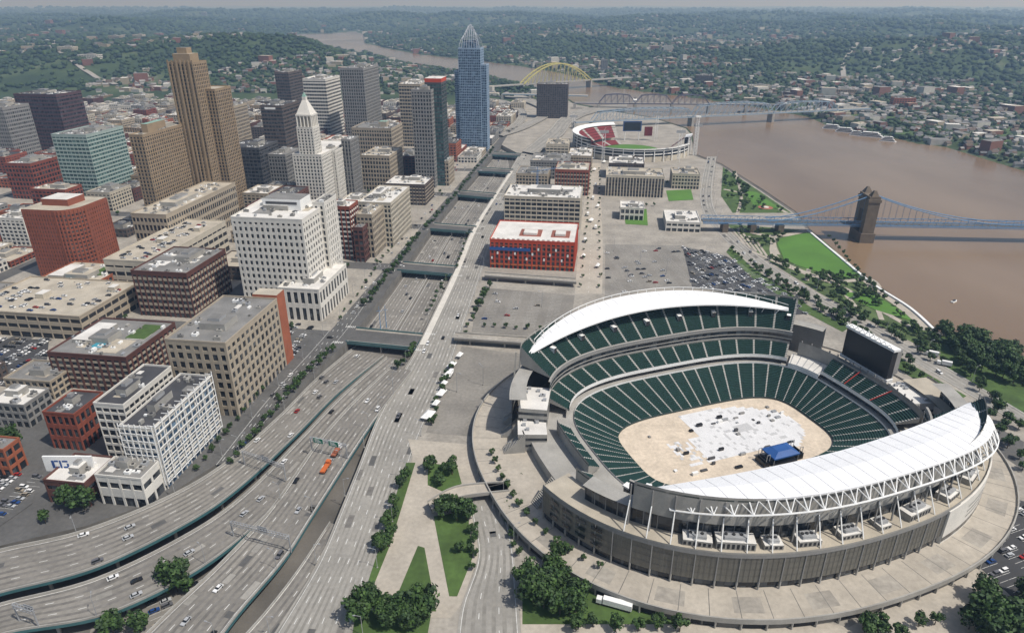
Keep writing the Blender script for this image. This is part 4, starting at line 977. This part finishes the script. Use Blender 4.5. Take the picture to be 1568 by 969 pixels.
dn=fbm(X/260,Y/260);keep=(dn+woods(X,Y)*.7>.40)|(rdist(X,Y)<40)|(g.random(len(X))<.25)|(r_>6000)
X,Y,r_=X[keep],Y[keep],r_[keep];R=5.4*(r_/1500)**.8*g.uniform(.6,1.3,len(X))
blobs('distant_forest',X,Y,terr(X,Y),np.maximum(R,4),2)
X,Y,r_,g=sample(24000,950,9000,11)
dn=fbm(X/350+50,Y/350);k=((dn-woods(X,Y)*.5>.47)|((r_<2600)&(X>300)&(g.random(len(X))<.5)))&(g.random(len(X))<np.clip(1.25-(r_-2500)/5200,.12,1));X,Y,r_=X[k],Y[k],r_[k];Z=terr(X,Y)
hm=[mat('house_white',(0.45,0.44,0.40)),mat('house_brick',(0.19,0.085,0.06)),mat('house_cream',(0.32,0.28,0.21)),mat('house_roof_grey',(0.11,0.11,0.115)),mat('house_roof_brown',(0.10,0.072,0.055)),mat('house_roof_light',(0.26,0.25,0.24))]
mb=MB();rr=random.Random(4)
for x,y,z,r in zip(X.tolist(),Y.tolist(),Z.tolist(),r_.tolist()):
    s=rr.uniform(4,6.5)*(r/1500)**.3;big=rr.random()<.09
    mb.set(x,y,rr.choice([.3,.3,1.87,-.2])+rr.uniform(-.1,.1),z-2)
    wm_=hm[rr.randrange(3)];rm=hm[3+rr.randrange(3)]
    if big: mb.box(-s*2.5,s*2.5,-s*1.6,s*1.6,0,s*rr.choice([1.2,1.5,2,3.2])+2,wm_,top=rr.choice([r_white,r_grey,r_tan,r_grey]))
    else:
        hh=s*.9+2;mb.box(-s,s,-s*.7,s*.7,0,hh,wm_)
        a=(-s*1.1,-s*.8,hh);b=(s*1.1,-s*.8,hh);c=(s*1.1,s*.8,hh);d=(-s*1.1,s*.8,hh);e=(-s*1.1,0,hh+s*.6);f=(s*1.1,0,hh+s*.6)
        mb.poly([a,b,f,e],rm);mb.poly([c,d,e,f],rm);mb.poly([b,c,f],wm_);mb.poly([d,a,e],wm_)
mb.obj('distant_houses')
for (x,y,wd,ht,m_) in ((190,88,60,22,w_beige),(225,90,50,26,w_lime),(455,92,34,40,w_brn),(318,38,60,60,w_grey),(290,40,40,50,w_grey),(930,112,26,45,w_grey),(1090,130,50,22,w_brn),(1180,142,60,16,w_lime),(1400,165,50,20,w_org),(1310,148,70,14,w_tan),(60,78,50,24,w_org),(120,112,60,18,w_lime),(155,120,70,14,w_white)):
    X,Y=G(x,y);z=float(terr(np.array([X]),np.array([Y]))[0]);z=max(z,0)
    mb=MB(X,Y,-TH,z-3);massing(mb,wd,wd*.5,0,ht+3,max(3,int(ht/4)),6,.4,1.5,m_,gl_dark,r_grey,int(x));mb.obj('hillside_building')
for p in ([(1370,205),(1568,220),(1650,235),(1650,215),(1568,198),(1380,192)],[(1290,178),(1390,190),(1400,180),(1300,170)],[(990,128),(1080,140),(1100,130),(1000,120)]):
    flat('riverside_meadow',p,1.5,grass,skirt=-6)
for l in ([(1310,168),(1420,175),(1568,190),(1700,210)],[(960,118),(1100,125),(1250,140),(1400,150),(1568,158)],[(1330,166),(1300,140),(1290,110),(1320,90)],[(1568,75),(1500,80),(1440,95),(1330,120)],[(-50,60),(60,70),(100,110),(180,140)],[(470,62),(560,60),(600,72),(700,84)]):
    c=[G(a,b,3) for a,b in l];c=catmull([(p[0],p[1],0) for p in c],10)
    d=np.gradient(c,axis=0);d/=np.linalg.norm(d,axis=1)[:,None];nn=np.stack([d[:,1],-d[:,0],0*d[:,0]],1)*8
    c[:,2]=np.maximum(terr(c[:,0],c[:,1]),-2)+3;mb=MB()
    for i in range(len(c)-1): mb.poly([c[i]-nn[i],c[i]+nn[i],c[i+1]+nn[i+1],c[i+1]-nn[i+1]],st2)
    mb.obj('distant_road')
# ---------------------------------------------------------------- vehicles
gl_car=mat('car_glass',(0.015,0.018,0.02),rough=.1)
def car_mesh(name,col,kind=0):
    m=mat('car_paint_'+name,col,rough=.3,var=.02);mb=MB();tyre=mat('tyre',(0.02,0.02,0.02));g=gl_car
    L_=2.25;W=.9;hc=1.45 if kind==0 else 1.75
    prof=[(-L_,.35),(L_,.35),(L_,.75),(L_*.95,.85),(L_*.45,.98),(-L_*.8,1.0),(-L_,.85)]
    n=len(prof)
    mb.poly([(x,-W,z) for x,z in prof],m);mb.poly([(x,W,z) for x,z in prof][::-1],m)
    for i in range(n):
        a,b=prof[i],prof[(i+1)%n];mb.poly([(a[0],-W,a[1]),(a[0],W,a[1]),(b[0],W,b[1]),(b[0],-W,b[1])],m)
    x0,x1,x2,x3=(-1.9,1.0,-1.3,.35) if kind==0 else (-2.15,1.1,-2.0,.55)
    bq=[(x0,-W*.95),(x1,-W*.95),(x1,W*.95),(x0,W*.95)];tq=[(x2,-W*.75),(x3,-W*.75),(x3,W*.75),(x2,W*.75)]
    for i in range(4):
        j=(i+1)%4;mb.poly([(*bq[i],.98),(*bq[j],.98),(*tq[j],hc),(*tq[i],hc)],g)
    mb.poly([(*q,hc) for q in tq],m)
    for x in (-1.4,1.4):
        for s in (-1,1): mb.tube((x,s*.72,.33),(x,s*.94,.33),.34,tyre,10)
    return mb.data('car_'+name)
CARS=[car_mesh('white',(.75,.75,.74)),car_mesh('silver',(.42,.43,.44)),car_mesh('black',(.015,.015,.018)),car_mesh('grey',(.12,.12,.13),1),car_mesh('red',(.32,.02,.015)),car_mesh('blue',(.02,.06,.2)),car_mesh('tan',(.3,.26,.2),1),car_mesh('white_van',(.78,.78,.77),1)]
WT=[5,5,4,4,1.2,1,1,3]
def pick(): return random.choices(CARS,WT)[0]
def drive(rd,n,rev=False):
    at,tot,l=rd;used=[]
    for i in range(n):
        for _ in range(12):
            s=random.uniform(5,tot-5);k=random.randrange(l)
            if all(k!=k2 or abs(s-s2)>9 for s2,k2 in used): break
        used.append((s,k));p,d=at((k+.5)/l,s)
        o=inst('car',pick(),p[0],p[1],p[2]+.02,math.atan2(d[1],d[0])+(math.pi if rev else 0),1.05)
        sl=math.asin(max(-1,min(1,d[2])));o.rotation_euler=(0,sl if rev else -sl,o.rotation_euler[2])
drive(ROADS['v1'],13);drive(ROADS['v2'],12);drive(ROADS['highway_ramp'],9,True);drive(ROADS['tr1'],22);drive(ROADS['tr2'],22,True);drive(ROADS['second_street'],14,True);drive(ROADS['third_street'],40);drive(ROADS['riverside_road'],22)
for i in range(2,9):
    for j in range(16):
        x,y=XY(cs[i]+random.choice([-3,3]),t0+12*j*4+random.uniform(0,40));inst('car',pick(),x,y,.02,-TH+(0 if random.random()<.5 else math.pi))
def lot(P,ang,fill=.6,z=.15,colgap=2.9):
    xs=[p[0] for p in P];ys=[p[1] for p in P];cx=sum(xs)/len(xs);cy=sum(ys)/len(ys);c,s=math.cos(ang),math.sin(ang);R_=200
    mb=MB();i=-R_
    while i<R_:
        j=-R_
        while j<R_:
            for dx in (0,5.2):
                x=cx+(i+dx)*c-j*s;y=cy+(i+dx)*s+j*c
                if inpoly(x,y,P):
                    if random.random()<fill: inst('parked_car',pick(),x,y,z,ang+(math.pi if random.random()<.4 else 0)+random.uniform(-.03,.03),1.0)
                    j2=j+colgap/2
                    mb.poly([(cx+(i+dx+u)*c-(j2+v)*s,cy+(i+dx+u)*s+(j2+v)*c,z+.02) for u,v in ((-2.4,-.07),(2.4,-.07),(2.4,.07),(-2.4,.07))],mark)
            j+=colgap
        i+=17
    if mb.v: mb.obj('parking_markings')
lot(LOT2,rad(-55),.45);lot(LOT3,rad(20),.5);lot(LOT4,-TH,.8,.32);lot(LOT5,-TH,.6,.32);lot(LOT,rad(8),.06);lot(LOT6,rad(35),.3,-6.85)
lot([G(a,b) for a,b in [(430,495),(480,500),(440,560),(425,560)]],-TH,.6,.2);lot([G(a,b) for a,b in [(740,444),(878,454),(870,505),(730,500)]],rad(-8),.03,.1)
for (X,Y,h,w,dd) in GAR:
    T_=MB(X,Y,-TH);P=[T_.T(p)[:2] for p in ((-w+5,5,0),(-5,5,0),(-5,dd-5,0),(-w+5,dd-5,0))];lot(P,-TH,.28,h+.03)
    mb=MB(X,Y,-TH);mb.box(-w*.6,-w*.6+7,dd*.4,dd*.4+9,h,h+4,w_lime,top=r_white);mb.box(-12,-6,dd*.7,dd*.7+7,h,h+4,w_lime,top=r_white);mb.obj('stair_penthouse')
orange=mat('orange_paint',(.55,.13,.03))
def truck(x,y,z,rot,c1,c2,name='truck',l=14):
    mb=MB(x,y,rot,z);ty_=mat('tyre',(0.02,)*3)
    mb.box(l/2-2.4,l/2,-1.2,1.2,.9,3.0,c1);mb.box(l/2-.9,l/2+.02,-1.1,1.1,2.0,2.8,gl_car);mb.box(-l/2,l/2-2.8,-1.25,1.25,1.1,3.9 if c2 is white else 2.0,c2)
    for x in (-l/2+1,-l/2+2.3,-l/2+3.6,l/2-3.5,l/2-1.2):
        for s in (-1,1): mb.tube((x,s*.8,.5),(x,s*1.22,.5),.5,ty_,10)
    mb.box(-l/2,l/2-1,-.9,.9,.7,1.05,dark);mb.obj(name)
at_=ROADS['highway_ramp'][0]
p,d=at_(.62,124);truck(p[0],p[1],p[2],math.atan2(d[1],d[0]),orange,orange,'flatbed_truck',10)
p,d=at_(.62,139);truck(p[0],p[1],p[2],math.atan2(d[1],d[0]),white,w_org,'flatbed_truck',10)
q=G(940,929);truck(q[0],q[1],.2,rad(160),white,white,'semi_truck',15)
for (a,b) in ((1445,560),(1425,545),(690,575),(900,330),(908,305),(912,350),(896,370),(912,285)): 
    q=G(a,b);truck(q[0],q[1],.2,rad(150 if a>1000 else 80),white,white,'delivery_truck',9)
TM=[]
for s in (3,4,5):
    mb=MB();mb.prism([(-s,-s*.6),(s,-s*.6),(s,s*.6),(-s,s*.6)],2.6,4.6,white,ts=.25)
    for x in (-s,s):
        for y in (-s*.6,s*.6): mb.tube((x*.95,y*.95,0),(x*.95,y*.95,2.6),.1,steel,4)
    TM.append(mb.data('market_tent'))
for (a,b,s) in ((692,563,1),(686,578,1),(680,592,0),(676,606,1),(668,622,0),(656,640,2),(704,548,0),(898,270,1),(910,262,1),(890,300,0),(915,318,0),(905,340,1),(893,395,0),(915,410,0),(905,245,2),(925,250,1),(880,245,1),(1185,350,0),(1160,352,0)):
    X,Y=G(a,b);inst('market_tent',TM[s],X,Y,.1,rad(70))
mb=MB();mb.tube((0,0,0),(0,0,11),.16,steel,6,r2=.09);mb.tube((0,0,10.8),(2.2,0,11.4),.08,steel,5);mb.box(2,3.1,-.2,.2,11.3,11.55,steel);mb.box(-.3,.3,-.3,.3,0,.6,conc)
LAMP=mb.data('street_lamp_mesh')
def lamps(rd,fr,step):
    at,tot,_=rd;s=8
    while s<tot-3:
        p,d=at(fr,s);inst('street_lamp',LAMP,p[0],p[1],p[2],math.atan2(d[1],d[0])+(-math.pi/2 if fr<.5 else math.pi/2));s+=step
for key in ('second_street','third_street'):
    lamps(ROADS[key],-.02,38);lamps(ROADS[key],1.02,38)
lamps(ROADS['v1'],.01,45);lamps(ROADS['v2'],.99,45);lamps(ROADS['highway_ramp'],.99,40);lamps(ROADS['service_road'],1.05,35);lamps(ROADS['riverside_road'],1.1,40)
for (a,b) in ((940,385),(980,400),(1020,420),(960,430),(1080,400),(1130,430),(760,460),(830,470),(740,590),(700,600)):
    X,Y=G(a,b);inst('street_lamp',LAMP,X,Y,.1,random.uniform(0,6),1.3)
sg=mat('sign_green',(0.0,0.16,0.09),rough=.5)
def gantry(p,q,z,signs=True,zz=8):
    a=G(*p,z);b=G(*q,z);L_=math.hypot(b[0]-a[0],b[1]-a[1]);mb=MB(a[0],a[1],math.atan2(b[1]-a[1],b[0]-a[0]),z)
    for x in (0,L_): mb.tube((x,0,0),(x,0,zz+1.5),.35,steel,6)
    for y in (-.6,.6):
        for k in (0,1.4): mb.tube((0,y,zz+k),(L_,y,zz+k),.16,steel,4)
    n=int(L_/1.6)
    for i in range(n): mb.tube((i*L_/n,-.6,zz),((i+1)*L_/n,-.6,zz+1.4),.1,steel,3);mb.tube((i*L_/n,.6,zz+1.4),((i+1)*L_/n,-.6,zz+1.4),.1,steel,3)
    if signs:
        for f in (.25,.68):
            x=L_*f;mb.box(x-3.2,x+3.2,-.95,-.8,zz-1,zz+2.4,white);mb.box(x-3.05,x+3.05,-1.0,-.95,zz-.85,zz+2.25,sg)
            for k in range(3): mb.box(x-2.2,x+2.0-.6*k,-1.03,-1.0,zz-.2+k*.8,zz+.15+k*.8,white)
    else:
        mb.box(L_*.45,L_*.45+5,.8,.95,zz-1,zz+2.2,steel)
    mb.obj('overhead_sign_gantry')
gantry((478,690),(532,702),.1);gantry((375,712),(438,735),0,False);gantry((358,822),(446,845),.1,False);gantry((30,950),(60,960),1,False)
for (a,b) in ((583,505),(592,503)):
    X,Y=G(a,b);mb=MB(X,Y);mb.tube((0,0,0),(0,0,20),.4,bblue,6,r2=.15);mb.tube((-2,0,16),(2,0,16),.15,bblue,4);mb.box(-.8,.8,-.8,.8,0,1,conc);mb.obj('light_mast')
# ---------------------------------------------------------------- haze volume
hz=bpy.data.materials.new('haze');hz.use_nodes=True;N=hz.node_tree.nodes;L=hz.node_tree.links
N.remove(N['Principled BSDF']);vs=N.new('ShaderNodeVolumeScatter');vs.inputs['Color'].default_value=(.42,.66,1,1);vs.inputs['Density'].default_value=1/8200;vs.inputs['Anisotropy'].default_value=.2
L.new(vs.outputs[0],N['Material Output'].inputs['Volume'])
mb=MB();mb.box(-60000,60000,-1500,60000,-60,420,hz);mb.obj('haze')
# ---------------------------------------------------------------- light, camera
el,azx,azy=rad(58),.86,-.5
w=bpy.data.worlds.new('World');bpy.context.scene.world=w;w.use_nodes=True;N=w.node_tree.nodes;L=w.node_tree.links
sk=N.new('ShaderNodeTexSky');sk.sky_type='NISHITA';sk.sun_disc=False;sk.sun_elevation=el;sk.sun_rotation=math.atan2(azx,azy)
sk.dust_density=2;L.new(sk.outputs[0],N['Background'].inputs[0]);N['Background'].inputs[1].default_value=.1
sd=bpy.data.lights.new('sun','SUN');sd.energy=3.9;sd.angle=rad(1.2);sd.color=(1,.97,.92);so=bpy.data.objects.new('sun',sd);bpy.context.scene.collection.objects.link(so)
hn=math.hypot(azx,azy);dv=Vector((azx/hn*math.cos(el),azy/hn*math.cos(el),math.sin(el)));so.rotation_euler=dv.to_track_quat('Z','Y').to_euler()
cd=bpy.data.cameras.new('camera');cd.lens=24;cd.sensor_width=36;cd.clip_start=1;cd.clip_end=200000
co=bpy.data.objects.new('camera',cd);co.location=(0,0,H);co.rotation_euler=(rad(90)-PT,0,0);bpy.context.scene.collection.objects.link(co);bpy.context.scene.camera=co
sc=bpy.context.scene;sc.view_settings.view_transform='Standard';sc.view_settings.look='None';sc.view_settings.exposure=0
